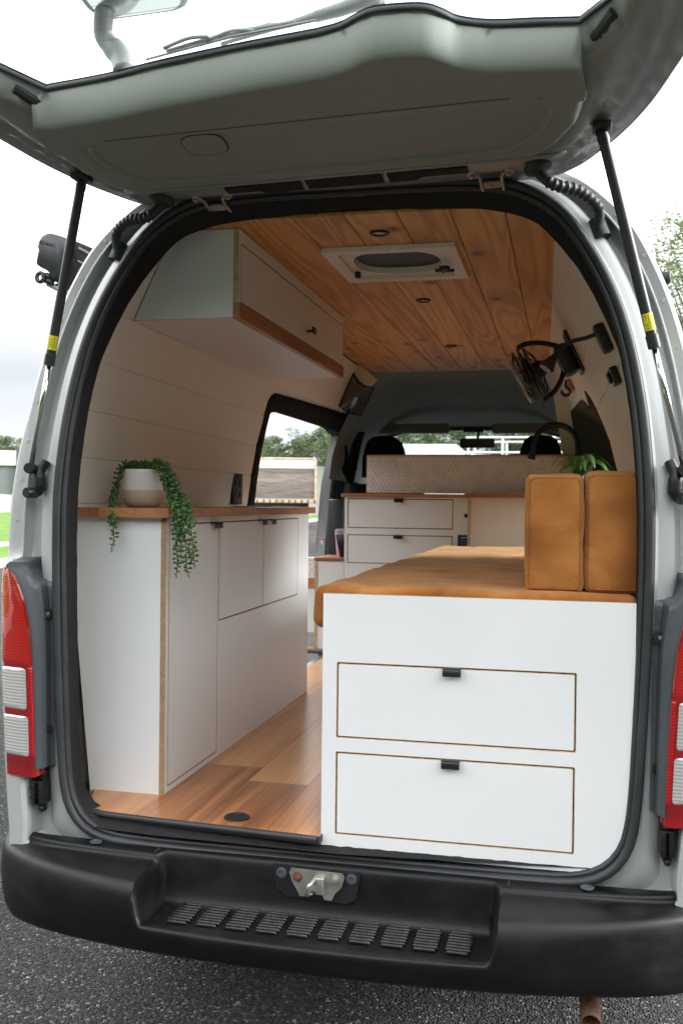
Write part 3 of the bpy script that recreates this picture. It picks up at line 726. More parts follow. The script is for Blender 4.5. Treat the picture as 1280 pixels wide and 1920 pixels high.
for sg, i in full:
    o_, n_ = PS[i], PI[i]; X = sg*o_[0]
    k = ss(.437, .412, abs(X+.01)); prof_ = [(a[0]*(1-k)+b_[0]*k, a[1]*(1-k)+b_[1]*k) for a, b_ in zip(PA, PB)]
    prof_ = [(v.x, v.y) for v in spline([(a, b_, 0) for a, b_ in prof_], 3)]
    low = .055*ss(.84, .97, abs(X))
    row = []
    for d, z in prof_:
        q = d/.184; x = sg*(n_[0]+(o_[0]-n_[0])*q); y = n_[1]+(o_[1]-n_[1])*q
        zz = z+low*(.585-z)/.2*.6*ss(.56, .42, z)
        row.append(Vector((VX(x, 0), y, zz)))
    rings.append(row)
loft(bm, rings, wrap=False); bu = link('rear_bumper', bm, bumper_mat(), VAN, auto=50)
for k in range(10):
    xc = -.375+k*.0753; b_ = nb()
    for j in range(8):
        yy = -.060-j*.0152; hw_ = .0295 if 0 < j < 7 else .0255; bx0, bx1 = xc-hw_, xc+hw_
        tube(b_, [Vector((bx0, yy, .4585)), Vector((bx0+.003, yy, .4615)), Vector((bx1-.003, yy, .4615)), Vector((bx1, yy, .4585))], [.0015, .0042, .0042, .0015], 8)
    link('tread_pad', b_, simple('worn_tread', (.013, .0135, .0145), .42, 0, .6, 90) if 'worn_tread' not in MATS else MATS['worn_tread'], bu, smooth=True)
# bumper joints (narrow raised lines) and clips
b_ = nb()
for X in (-.478, .41): box(b_, X-.0015, X+.0015, -.062, -.02, .5835, .5865)
link('panel_joint', b_, RUBBER, bu)
for X in (-.655, .59):
    b_ = nb(); lathe(b_, [(.016, 0), (.016, .003), (.01, .004), (.009, .001), (.003, .001)], (X, -.03, .5855), Vector((0, 0, 1)), 18); link('clip', b_, DKPL, bu, auto=30)
# latch
b_ = nb(); pan = [(-.165, .582), (-.155, .525), (-.13, .508), (.02, .502), (.045, .515), (.055, .58)]
panel(b_, pan, [], lambda a, b, d: Vector((a, -.05-d*1.0, b)), .010, 0); link('latch_recess', b_, BLPL, bu)
b_ = nb(); lp_ = [(-.12, .572), (-.115, .582), (.012, .579), (.018, .57), (.012, .545), (-.004, .530), (-.012, .512), (-.03, .512), (-.04, .530), (-.066, .530), (-.078, .516), (-.092, .516), (-.10, .53), (-.112, .55)]
panel(b_, lp_, [], lambda a, b, d: Vector((a, -.066-d, b)), .006, 0)
st_ = link('latch_striker', b_, STEEL, VAN)
b_ = nb(); tube(b_, spline([(-.066, -.07, .530), (-.067, -.100, .532), (-.064, -.108, .545), (-.058, -.105, .560), (-.050, -.07, .566)], 5), .0055, 10); box(b_, -.050, -.030, -.088, -.07, .528, .570, .003); lathe(b_, [(.011, 0), (.011, .004)], (-.0665, -.075, .524), Vector((0, 0, 1)), 14); link('striker_loop', b_, STEEL, st_, smooth=True)
for xx, mm in ((-.098, RUST), (-.004, STEEL)):
    b_ = nb(); lathe(b_, [(.012, 0), (.012, .003), (.008, .003), (.008, .009), (.004, .01)], (xx, -.072, .563), Vector((0, -1, 0)), 6 if 0 else 12); link('bolt', b_, mm, st_)
for xx in (-.142, .034):
    b_ = nb(); lathe(b_, [(.013, 0), (.013, .003), (.007, .004), (.006, .001), (.002, .001)], (xx, -.060, .565), Vector((0, -1, 0)), 16); link('clip', b_, DKPL, bu, auto=30)
b_ = nb(); lathe(b_, [(.024, -.0), (.024, .4), (.0215, .4), (.0215, .02)], (.60, .30, .325), Vector((0, -1, -.06)), 20, caps=False); link('exhaust_pipe', b_, RUST, VAN, smooth=True)

# ---- tailgate
GA = R(12); HX, HY, HZ, GR = -.033, .08, 2.31, .045
def gp(x, s, h=0):
    xx = x*math.cos(GR)-s*math.sin(GR); s2 = s*math.cos(GR)+x*math.sin(GR)
    return Vector((HX+xx, HY-s2*math.cos(GA)+h*math.sin(GA), HZ+s2*math.sin(GA)+h*math.cos(GA)))
GOUT = [(0, -.055), (.3, -.058), (.44, -.062), (.52, -.055), (.58, -.02), (.63, .035), (.685, .11), (.735, .2), (.775, .3), (.81, .41), (.84, .6), (.86, .85), (.87, 1.15), (.865, 1.45), (.83, 1.56), (.7, 1.6), (0, 1.62)]
go_ = [(v.x, v.y) for v in spline([(a, b, 0) for a, b in GOUT], 6)]
def gate_w(s):
    b_ = [(q[1], q[0]) for q in go_[12:-12]]; return interp(s, b_)
GOUTF = go_+[(-x, y) for x, y in go_[::-1][1:-1]]
SG = [(-.70, .60), (-.66, .56), (-.60, .505), (-.569, .488), (-.41, .500), (-.273, .521), (-.082, .542), (.05, .552), (.095, .556), (.142, .566), (.179, .584), (.214, .596), (.277, .593), (.317, .584), (.345, .563), (.372, .538), (.432, .516), (.514, .505), (.60, .492), (.627, .500), (.66, .55), (.70, .60)]
def glass_s(x): return interp(x, SG)
gl_l = [(v.x, v.y) for v in spline([(a, b, 0) for a, b in SG[3:19]], 4)]
GLASS_O = gl_l+[(.66, .55), (.70, .64), (.725, .8), (.73, .95), (.70, 1.04), (.6, 1.07), (0, 1.09), (-.6, 1.07), (-.70, 1.04), (-.73, .95), (-.725, .8), (-.69, .66), (-.625, .57)]
GL_D = []
for a, b in zip(GLASS_O, GLASS_O[1:]+GLASS_O[:1]):
    n_ = max(1, int(math.hypot(b[0]-a[0], b[1]-a[1])/.008)); GL_D += [(a[0]+(b[0]-a[0])*k/n_, a[1]+(b[1]-a[1])*k/n_) for k in range(n_)]
def hfield(x, s):
    """height of the inner skin below the glass plane (negative = hangs down)"""
    w = gate_w(s) if s > -.02 else .56; d = min(w-abs(x), (s+.055)*1.0 if s < .3 else 9, 1.6-s)
    h = -.006-.030*ss(.045, .085, d)                                    # stamped step round the rim
    h += -.014*ss(.115, .14, d)*ss(.08, .12, s)+.010*math.exp(-((d-.102)/.010)**2)-.006*math.exp(-((d-.022)/.006)**2)
    return h*ss(.0, .030, min(math.hypot(x-p[0], s-p[1]) for p in GL_D))
TR_S0, TR_S1 = .165, .46
def trimx(s): return interp(s, [(.13, .44), (.165, .50), (.21, .555), (.28, .60), (.36, .615), (.47, .605), (.52, .60)])
bm = nb()
sheet(bm, GOUTF, [GLASS_O], lambda a, b: gp(a, b, hfield(a, b)), .022); link_in = None
GATE = link('tailgate', bm, GATEP, VAN, smooth=True, label='raised silver tailgate with grey inner trim')
b_ = nb()                                                                # outer skin and rim
def gdist(a, b): return min(math.hypot(a-p[0], b-p[1]) for p in GLASS_O)
def oh(a, b): return .012+.036*ss(0, .34, gdist(a, b))*min(1, 99)
sheet(b_, GOUTF, [GLASS_O], lambda a, b: gp(a, b, oh(a, b)), .06)
r0 = [gp(a, b, hfield(a, b)) for a, b in GOUTF]; r1 = [gp(a, b, .008) for a, b in GOUTF]; r2 = [gp(a, b, oh(a, b)) for a, b in GOUTF]
loft(b_, [r0, r1, r2]); link('outer_skin', b_, PAINT, GATE, smooth=True)
b_ = nb(); ring_tube(b_, [gp(a, b, -.004) for a, b in GOUTF], (.004, .004), 6); link('rim_flange', b_, PAINT, GATE, smooth=True)
b_ = nb(); pg = [gp(a, b, 0) for a, b in GLASS_O]
def ring_tube2(bm_, pts, r, n=8):
    n_ = len(pts); rings = []; up = Vector((0, math.sin(GA), math.cos(GA)))
    for i, p in enumerate(pts):
        d = (pts[(i+1) % n_]-pts[i-1]).normalized(); u = d.cross(up).normalized()
        rings.append([p+u*r[0]*math.cos(2*math.pi*k/n)+up*r[1]*math.sin(2*math.pi*k/n) for k in range(n)])
    rings.append(rings[0]); loft(bm_, rings)
ring_tube2(b_, pg, (.0045, .007)); link('glass_seal', b_, RUBBER, GATE, smooth=True)
b_ = nb(); sheet(b_, GLASS_O, [], lambda a, b: gp(a, b, .012), .2); gw = link('rear_window', b_, GLASS, GATE)
b_ = nb()
for k in range(14):
    s = .60+k*.033; hw = .66 if s > .66 else .6; sg_ = [(-hw+2*hw*i/12) for i in range(13)]
    pts = [gp(x, s, .0105) for x in sg_ if inpoly((x, s), GLASS_O)]
    if len(pts) > 1: tube(b_, pts, .00045, 4)
link('heater_lines', b_, simple('heater_line', (.16, .15, .14), .6), gw)
# trim moulding: thick, with a soft nose sloping up to the glass
TRO = []
for i in range(97):
    x = -.600+1.20*i/96; TRO.append((x, glass_s(x)-.004))
TRO += [(trimx(s), s) for s in (.46, .40, .34, .28, .24, .21, .185, .17)]+[(.44, .158), (.3, .155), (.0, .155), (-.3, .155), (-.44, .158)]+[(-trimx(s), s) for s in (.17, .185, .21, .24, .28, .34, .40, .46)]
def trim_h(x, s):
    g = glass_s(max(-.6, min(.62, x)))-.004
    bulge = ss(.10, .21, x)*ss(.45, .34, x)
    q_ = min(.032, max(0, g-s))/.032; nose = math.sqrt(max(0, 1-(1-q_)**2))                                      # 0 at glass, 1 on the flat
    h = -.004-.084*nose
    w = trimx(min(max(s, .16), .5))-abs(x); e = min(w, (s-.155))
    h2 = -.036-(-.036-h)*math.sqrt(ss(-.002, .022, e)) if s < .36 else h
    # shallow recessed field
    fw = .53-.06*ss(.3, .22, s)-abs(x); fd = min(fw, .385-s, s-.19); h2 += .0035*ss(-.003, .009, fd)
    return h2
tl_ = [[(-.600+1.20*(i+.5)/96, .5*(glass_s(-.600+1.20*i/96)+glass_s(-.600+1.20*(i+1)/96))-.004-q) for i in range(96)] for q in (.0004, .0015, .0035, .007, .011, .016, .022, .028, .034)]
GF = lambda x, y: glass_s(x)-y > .042
bm = nb(); sheet(bm, TRO, [], lambda a, b: gp(a, b, trim_h(a, b)), .0085, tl_); GF = None; link('inner_trim', bm, TRIMP, GATE, smooth=True)
b_ = nb(); tube(b_, [gp(-.46+.92*i/20, .400, -.0885) for i in range(21)], .0009, 4); link('trim_joint', b_, RUBBER, GATE)
b_ = nb(); ov_ = [(-.235+.051*math.copysign(abs(math.cos(t))**.66, math.cos(t)), .345+.040*math.copysign(abs(math.sin(t))**.66, math.sin(t))) for t in [2*math.pi*i/40 for i in range(40)]]
sheet(b_, ov_, [], lambda a, b: gp(a, b, -.0885)); ac_ = link('access_cap', b_, TRIMP, GATE, auto=40); b_ = nb(); ring_tube2(b_, [gp(a, b, -.0872) for a, b in ov_], (.0018, .0016), 6); link('cap_gap', b_, BLPL, ac_)
b_ = nb(); rd_ = spline([(-.50, .385, 0), (-.515, .35, 0), (-.50, .28, 0), (-.455, .222, 0), (-.38, .203, 0), (-.2, .200, 0), (.2, .200, 0), (.38, .203, 0), (.46, .222, 0), (.515, .28, 0), (.535, .35, 0), (.52, .39, 0)], 8)
tube(b_, [gp(v.x, v.y, -.082) for v in rd_], .009, 12); link('moulded_ridge', b_, TRIMP, GATE, smooth=True)
# dark slots, hinges, boots
for x0, x1 in ((-.30, -.095), (-.082, .115), (.128, .325)):
    b_ = nb(); o_ = []
    n_ = 12
    wd = lambda x: .013 if abs(x) > .2 else .018
    top = [(x0+(x1-x0)*i/n_, .062+wd(x0+(x1-x0)*i/n_)) for i in range(n_+1)]; bot = [(x0+(x1-x0)*i/n_, .052-wd(x0+(x1-x0)*i/n_)) for i in range(n_+1)]
    panel(b_, top+bot[::-1], [], lambda a, b, d: gp(a, b, hfield(a, b)-.0025-d), .002, 0); link('slot_shade', b_, DARKHOLE, GATE)  # black strip on the skin, standing in for the shade inside each slot
b_ = nb(); tube(b_, [gp(-.56+1.12*i/30, .108, hfield(-.56+1.12*i/30, .108)-.002) for i in range(31)], .006, 8); tube(b_, [gp(-.50+1.0*i/30, .022-.02, hfield(-.5+1.0*i/30, .0)-.001) for i in range(31)], .005, 8); link('stamped_rib', b_, GATEP, GATE, smooth=True)
for hx in (-.355, .375):
    b_ = nb(); h0 = -.045
    a_ = gp(hx, -.03, h0)
    for dx in (-.026, .026):
        tube(b_, [gp(hx+dx*1.3, .028, -.032), gp(hx+dx, .008, -.034), gp(hx+dx, -.02, -.036), gp(hx+dx, -.05, -.034)], .0045, 8)
    panel(b_, rect(hx-.021, hx+.021, -.036, -.008, .004), [], lambda a, b, d: gp(a, b, -.034-d), .004, 0)
    hg = link('hinge', b_, STEEL, GATE, auto=40)
    for dx in (-.045, .045):
        b2 = nb(); lathe(b2, [(.013, 0), (.011, .003), (.007, .004), (.007, .009), (.004, .010)], gp(hx+dx, .022, -.030), gp(0, 0, -1)-gp(0, 0, 0), 14); link('bolt', b2, STEEL, hg, auto=30)
    if hx > 0:
        mt = Matrix.Translation(gp(hx, -.022, -.0385)) @ Matrix.Rotation(R(180)-(-GA)-0, 4, 'X') @ Matrix.Rotation(0, 4, 'Z')
        text_mesh('stamped_letter', 'R', .022, .0004, DKPL, hg, mt)
for s in (-1, 1):
    # ribbed cable boot from the gate down to the body
    a_ = gp(s*.49, .035, -.045); c_ = rp(s*R(41), .36, .012)
    mid = [(a_), a_+Vector((s*.035, -.01, -.035)), (a_+c_)/2+Vector((s*.025, -.02, .012)), c_+Vector((0, -.028, .035)), c_+Vector((0, -.012, -.01))]
    pts = spline(mid, 14); b_ = nb(); rs = [.012+(.0035 if (i % 3 == 0) else 0) if 10 < i < len(pts)-14 else .0125 for i in range(len(pts))]
    tube(b_, pts, rs, 14); lathe(b_, [(.036, 0), (.034, .014), (.018, .022)], a_+Vector((0, 0, .018)), Vector((s*.4, 0, -1)), 20)
    q = c_+Vector((0, 0, -.02)); tube(b_, [q+Vector((-.004*s, .004, .035)), q+Vector((s*.012, -.004, -.012))], [.021, .023], 14)
    link('cable_boot', b_, RUBBER, VAN, auto=50)
    # gas strut
    lo_ = Vector((VX(s*.828, 0), -.015, 1.563)); hi_ = gp(s*.64+.0, .19, -.055); d = (hi_-lo_); L_ = d.length; d.normalize()
    b_ = nb(); cyl(b_, lo_, lo_+d*(L_*.42), .0068, 14); gs = link('gas_strut', b_, CHROME, VAN, smooth=True)
    b_ = nb(); tube(b_, [lo_+d*(L_*.37), lo_+d*(L_*.372), lo_+d*(L_*.41), lo_+d*(L_*.412), lo_+d*(L_*.965), lo_+d*(L_*.968), lo_+d*(L_*.99)], [.011, .0145, .0145, .0125, .0125, .008, .008], 20); link('cylinder', b_, simple('strut_coating', (.028, .029, .031), .38), gs, auto=40)
    b_ = nb(); tube(b_, [lo_+d*(L_*.425), lo_+d*(L_*.475)], .0129, 20, cap=False); st2 = link('warning_label', b_, YEL, gs, smooth=True)
    b_ = nb()
    for k in range(7):
        u_, w_ = frame_of(d)
        for j in range(12):
            if random.random() < .2: continue
            an0 = j*2*math.pi/12; p_ = lo_+d*(L_*(.430+k*.0062))
            b0 = [p_+(u_*math.cos(an0+t_)+w_*math.sin(an0+t_))*.0131 for t_ in (0, .36)]
            b_.faces.new([b_.verts.new(v) for v in (b0[0], b0[1], b0[1]+d*L_*.0022, b0[0]+d*L_*.0022)])
    link('label_print', b_, BLPL, st2)
    b_ = nb(); hb = hi_; 
    lathe(b_, [(.012, -.016), (.014, 0), (.012, .014)], lo_+d*(L_*.985), d, 14); box(b_, hb.x-.02, hb.x+.02, hb.y-.03, hb.y+.03, hb.z+.002, hb.z+.02, .006); tube(b_, [hb+Vector((-s*.01, 0, .01)), hb+Vector((0, 0, -.012))], .009, 10); link('upper_bracket', b_, BLPL, gs, auto=40)
    b_ = nb(); c = lo_+Vector((-s*.018, .018, -.01)); lathe(b_, [(.008, -.02), (.014, -.012), (.016, 0), (.014, .012)], lo_, Vector((0, -1, 0)), 14)
    tube(b_, spline([c+Vector((-s*.012, .008, .032)), c+Vector((0, 0, .0)), c+Vector((0, 0, -.04)), c+Vector((s*.01, 0, -.055))], 4), [.014]*5+[.017]*4+[.014]*4, 12)
    lathe(b_, [(.008, -.02), (.0145, -.01), (.0145, .022), (.013, .026)], c+Vector((s*.014, -.01, -.055)), Vector((s*.3, -1, 0)), 16); link('lower_bracket', b_, BLPL, gs, auto=40)
# rear wiper and parking mirror on the outside of the gate
b_ = nb(); tube(b_, [gp(.225, .575, .03), gp(.205, .578, .045), gp(.135, .556, .045), gp(.08, .546, .045)], [.012, .017, .014, .012], 10); tube(b_, [gp(.08, .546, .045), gp(-.02, .527, .045), gp(-.14, .508, .04)], [.010, .006, .004], 8)
wp = link('wiper', b_, GREYP, GATE, auto=50)
b_ = nb(); tube(b_, [gp(.04, .558, .03), gp(-.10, .543, .034), gp(-.26, .520, .03)], [.004, .007, .004], 8); tube(b_, [gp(.09, .566, .020), gp(-.10, .548, .022), gp(-.31, .515, .020)], [.0025, .003, .0025], 6)
for q in (-.02, -.1, -.2): tube(b_, spline([gp(q+.05, .552-.0*q, .026), gp(q, .553+.05*q, .036), gp(q-.06, .545+.05*q, .026)], 4), .004, 6)
link('wiper_blade', b_, GREYP, wp, smooth=True)
b_ = nb(); tube(b_, spline([gp(-.372, .49, .014), gp(-.39, .485, .06), gp(-.428, .50, .105), gp(-.41, .54, .15)], 5), [.026]*8+[.022]*8, 12)
pm = link('parking_mirror', b_, GREYP, GATE, smooth=True, label='round edged parking mirror on a stalk outside the rear window')
b_ = nb(); c = gp(-.325, .588, .15); xa = (gp(1, 0, 0)-gp(0, 0, 0)); ya = (gp(0, 1, 0)-gp(0, 0, 0)); za = xa.cross(ya)
lp1 = rect(-.125, .115, -.085, .075, .05, 6)
rr_ = []
for dz, sc_ in ((-.012, .93), (-.006, 1.0), (.01, 1.0), (.035, .8), (.042, .4)): rr_.append([c+xa*(a*sc_)+ya*(b*sc_)+Vector((0, 0, 1))*dz for a, b in lp1])
vr = loft(b_, rr_); b_.faces.new(vr[0][::-1]); b_.faces.new(vr[-1]); link('mirror_shell', b_, GREYP, pm, smooth=True)
b_ = nb(); b_.faces.new([b_.verts.new(c+xa*(a*.86)+ya*(b*.86)+Vector((0, 0, -.0135))) for a, b in lp1]); link('mirror_glass', b_, simple('mirror_face', (.5, .52, .5), .08, 1), pm)
# glass stop buffers at both lower corners of the window
for s, xx, sx_ in ((-1, -.60, .495), (1, .645, .50)):
    b_ = nb(); tube(b_, [gp(xx+s*.02, sx_+.035, -.022), gp(xx-s*.008, sx_-.01, -.03), gp(xx-s*.02, sx_-.02, -.03)], [.012, .013, .009], 8); link('gate_buffer', b_, BLPL, GATE, auto=40)

# ================================================================== INSIDE THE VAN
FZ = .65
# floor
bm = nb(); fl = [(-.66, .024), (-.69, .035), (-.722, .055), (-.745, .11), (-.79, .2), (-.80, .4), (-.88, 1.5), (-.90, 1.94), (-.80, 2.02), (-.72, 2.5), (-.72, 2.9), (-.85, 3.05), (-.9, 3.3), (-.9, 3.6), (.72, 3.6), (.76, .3), (.66, .05), (.2, .03), (-.052, .02), (-.056, -.028), (-.27, -.010), (-.49, .006)]
panel(bm, fl, [], lambda a, b, d: Vector((a, b, FZ-d)), .02, 1); link('floor', bm, [FLOORW, RUBBER], VAN)
b_ = nb(); ed = [(-.775, .19), (-.747, .11), (-.722, .055), (-.69, .035), (-.66, .024), (-.49, .006), (-.27, -.010), (-.062, -.026)]
tube(b_, [Vector((a, b-.001, FZ-.0075)) for a, b in ed], [.0085]*len(ed), 10); link('floor_edge_trim', b_, RUBBER, VAN, smooth=True)
b_ = nb(); sheet(b_, [(-.74, .01), (-.70, -.01), (-.5, -.02), (0, -.03), (.66, -.0), (.70, .2), (-.80, .2)], [], lambda a, b: Vector((a, b, .612+.02*ss(-.03, .03, b)+.003*noise.noise(Vector((a*40, b*40, 0))))), .02); link('sill_carpet', b_, CARPET, VAN)
gc = az(444, 1533, FZ); b_ = nb(); lathe(b_, [(.0345, .0), (.0345, .002), (.031, .0045), (.027, .0035), (.0265, .002), (.002, .002)], gc, Vector((0, 0, 1)), 32)
for k in range(6): 
    an = k*math.pi/3; box(b_, gc.x-.0005, gc.x+.0005, gc.y-.0005, gc.y+.0005, FZ+.0022, FZ+.0026) if k > 5 else tube(b_, [gc+Vector((0, 0, .0028)), gc+Vector((.026*math.cos(an), .026*math.sin(an), .0028))], .0007, 4)
link('cable_grommet', b_, BLPL, VAN, auto=30)
# wall linings: horizontal boards following the tumblehome
WALL = [(.60, .80), (1.0, .825), (1.46, .815), (1.60, .795), (1.735, .762), (1.87, .712), (2.0, .655), (2.1, .608), (2.2, .558), (2.27, .522)]
def wallx(z): return interp(z, WALL)
GRV = [2.137, 2.003, 1.869, 1.735, 1.601, 1.467, 1.333, 1.199]
def wall_pt(s, y, z, inward=0):
    g = 0
    for gz in GRV:
        dz = abs(z-gz)
        if dz < .0006: g = .0035
    x = wallx(z)+g-inward; return Vector((VX(s*x, y), y, z))
def onwall(u, v, s=1, inward=0):
    d = ray(u, v); t = .5
    for i in range(3000):
        t += .003; P = CP+d*t
        if P.y > .1 and s*(P.x+.033+.02*P.y) >= wallx(P.z)-inward: return P
    return P
def wall_lines(y0, y1, dr=.10):
    out_ = []
    for gz in GRV:
        for dz in (-.0035, 0, .0035): out_.append([(y0+.01+(y1-y0-.02)*i/14, gz+dz) for i in range(15)])
    return out_
TRIMD = [(2.0, .66), (1.93, 1.0), (1.90, 1.4), (1.905, 1.50), (1.97, 1.65), (2.03, 1.80), (2.12, 1.925), (2.19, 1.985), (2.30, 2.005), (3.3, 2.02), (3.66, 2.02)]
lo_out = [(.12, .64), (1.88, .64)]+TRIMD[1:]+[(3.36, 2.06), (3.30, 2.255), (.20, 2.255), (.16, 2.0), (.12, 1.6)]
lo_out = [(.12, .64), (1.93, .64), (1.93, 1.0), (1.905, 1.4), (1.90, 1.58), (1.875, 1.70), (1.83, 1.84), (1.785, 1.925), (1.795, 1.95), (1.83, 1.965), (2.25, 1.979), (2.8, 1.994), (3.36, 2.01), (3.30, 2.255), (.20, 2.255), (.16, 2.0), (.12, 1.6)]
bm = nb(); sheet(bm, lo_out, [], lambda a, b: wall_pt(-1, a, b), (.15, .045), wall_lines(.12, 3.3)); wl = link('wall_lining', bm, CREAM, VAN, auto=14)
RW_H = [(1.52, 1.16), (3.1, 1.16), (3.1, 1.93), (2.35, 1.96), (2.0, 2.04), (1.72, 1.93), (1.62, 1.985), (1.44, 1.86), (1.44, 1.6), (1.48, 1.3)]
RW_H = [(1.62, 1.16), (3.25, 1.16), (3.25, 2.00), (2.15, 1.955), (1.92, 1.885), (1.82, 1.955), (1.72, 1.905), (1.64, 1.80), (1.60, 1.6), (1.60, 1.3)]
ro = [(.12, .64), (3.3, .64), (3.3, 2.255), (.20, 2.255), (.16, 2.0), (.12, 1.6)]
bm = nb(); sheet(bm, ro, [RW_H], lambda a, b: wall_pt(1, a, b), (.15, .045), wall_lines(.12, 3.3)); link('wall_lining', bm, CREAM, VAN, auto=14)
# black carpet reveal round the sliding door
bm = nb(); inn = [(1.93, .60), (1.93, 1.0), (1.905, 1.4), (1.90, 1.58), (1.875, 1.70), (1.83, 1.84), (1.785, 1.925), (1.795, 1.95), (1.83, 1.965), (2.25, 1.979), (2.8, 1.994), (3.45, 2.01), (3.78, 2.01)]
mid = [(1.96, .60), (1.98, 1.0), (1.98, 1.4), (1.985, 1.58), (1.95, 1.70), (1.90, 1.82), (1.885, 1.865), (1.90, 1.885), (1.96, 1.893), (2.4, 1.897), (2.88, 1.90), (3.3, 1.902), (3.70, 1.90)]
outd = [(1.95, .60), (1.96, 1.0), (1.98, 1.35), (2.02, 1.58), (2.035, 1.70), (2.055, 1.83), (2.07, 1.88), (2.10, 1.91), (2.18, 1.938), (2.45, 1.94), (2.9, 1.94), (3.35, 1.94), (3.74, 1.905)]
rows = []
for A_, B_, q, dx_, f_ in ((inn, inn, 0, .012, 0), (inn, inn, 0, -.006, 0), (inn, mid, .4, -.010, 0), (inn, mid, .85, -.010, 0), (inn, mid, 1, -.002, 0), (mid, outd, .12, .01, .12), (mid, outd, 1, 0, 1)):
    row = []
    for (a, b), (c, d) in zip(A_, B_):
        y = a+(c-a)*q; z = b+(d-b)*q; xw = wallx(z)+dx_; row.append(Vector((VX(-(xw+(body_x(z)-.01-xw)*f_), y), y, z)))
    rows.append(row)
loft(bm, rows, wrap=False); link('door_reveal', bm, CARPET, VAN, smooth=True)
# front pillar of the sliding door: painted jamb, rubber, black inner
fr = [(3.42, .50), (3.56, .80), (3.71, 1.12), (3.775, 1.35), (3.77, 1.60), (3.755, 1.80), (3.755, 1.94)]
frs = [(v.x, v.y) for v in spline([(a, b, 0) for a, b in fr], 4)]
def jamb(name, x0, x1, mat, dy0, dy1, w=None):
    b_ = nb(); rows = []
    for q in range(7):
        k = q/6; rows.append([Vector((VX(-((body_x(z)-x0)*(1-k)+(body_x(z)-x1)*k), y), y+dy0+(dy1-dy0)*k, z)) for y, z in frs])
    loft(b_, rows, wrap=False); return link(name, b_, mat, VAN, smooth=True)
jamb('door_jamb', .0, .06, PAINT, 0, .03)
jamb('jamb_seal', .06, .075, RUBBER, .015, .02)
jamb('pillar_trim', .075, .19, BLPL, .03, .10)
b_ = nb(); box(b_, -.93, -.80, 3.12, 3.75, 1.98, 2.09, .03); link('pillar_carpet', b_, CARPET, VAN, auto=40)
pj = Vector((VX(-body_x(1.22), 3.76), 3.765, 1.225)); b_ = nb(); box(b_, pj.x+.006, pj.x+.045, pj.y-.004, pj.y-.003, pj.z-.04, pj.z+.03); 
lb = link('jamb_sticker', b_, PAPER, VAN); b_ = nb(); box(b_, pj.x+.007, pj.x+.044, pj.y-.0055, pj.y-.0042, pj.z+.012, pj.z+.028); link('sticker_band', b_, ORANGE, lb)
# sliding door step sill
b_ = nb(); box(b_, -.92, -.74, 1.98, 3.5, .52, .545, .005); link('door_step', b_, STEEL, VAN)
# right window reveal and glass
bm = nb(); rows = []
RWs = [(1.60, 1.30), (2.9, 1.30), (2.9, 1.82), (2.2, 1.84), (1.95, 1.84), (1.80, 1.84), (1.66, 1.84), (1.58, 1.78), (1.56, 1.6), (1.58, 1.42)]
for q in (0, .5, 1):
    rows.append([Vector((VX((wallx(z0+(z1-z0)*q)-.006)*(1-q)+(.885)*q, y0+(y1-y0)*q), y0+(y1-y0)*q, z0+(z1-z0)*q)) for (y0, z0), (y1, z1) in zip(RW_H, RWs)])
loft(bm, rows); link('window_reveal', bm, simple('window_trim_fabric', (.05, .05, .05), .9, 0, .2, 60), VAN, smooth=False)
b_ = nb(); sheet(b_, RWIN, [], lambda y, z: Vector((VX(body_x(z)-.008, y), y, z)), .3); sw = link('side_window', b_, TGLASS, VAN)
b_ = nb()
for yy in (1.57, 2.25): tube(b_, [Vector((VX(body_x(z)-.03, yy), yy, z)) for z in (1.3, 1.5, 1.7, 1.84)], .012, 8)
link('window_frame', b_, RUBBER, sw)
b_ = nb(); tube(b_, [Vector((VX(wallx(z)+.012, 1.60), 1.60+.02*i, z)) for i, z in enumerate((1.2, 1.4, 1.6, 1.78))], .012, 8); link('window_bead', b_, GREYP, sw, smooth=True)
# ceiling boards
bm = nb(); PW = .142
for i in range(-5, 6):
    xa_ = i*PW-10+10; xa_ = math.floor((-.62+10)/PW)*PW-10+(i+5)*PW; xb_ = xa_+PW
    if xa_ > .56: break
    p_, q_ = xa_+.0008, xb_-.0008
    if xb_ < -.15 or xa_ > .155: box(bm, p_, q_, .19, 3.32, 2.25, 2.262, .0025, 1)
    else:
        box(bm, p_, q_, .19, .56, 2.25, 2.262, .0025, 1); box(bm, p_, q_, .87, 3.32, 2.25, 2.262, .0025, 1)
        if p_ < -.153: box(bm, p_, -.153, .5602, .8698, 2.2501, 2.262)
        if q_ > .157: box(bm, .157, q_, .5602, .8698, 2.2501, 2.262)
bmesh.ops.bisect_plane(bm, geom=bm.verts[:]+bm.edges[:]+bm.faces[:], plane_co=(VX(.537, 0), 0, 0), plane_no=(1, .02, 0), clear_outer=True)
bmesh.ops.bisect_plane(bm, geom=bm.verts[:]+bm.edges[:]+bm.faces[:], plane_co=(VX(-.512, 0), 0, 0), plane_no=(-1, -.02, 0), clear_outer=True)
ce = link('ceiling', bm, PINE, VAN)
b_ = nb(); box(b_, VX(-.62, 1.5), VX(.6, 1.5), .9, 3.33, 2.264, 2.28); box(b_, VX(-.6, 1.5), VX(.6, 1.5), .2, .53, 2.264, 2.28); link('ceiling_backing', b_, DARKHOLE, VAN)
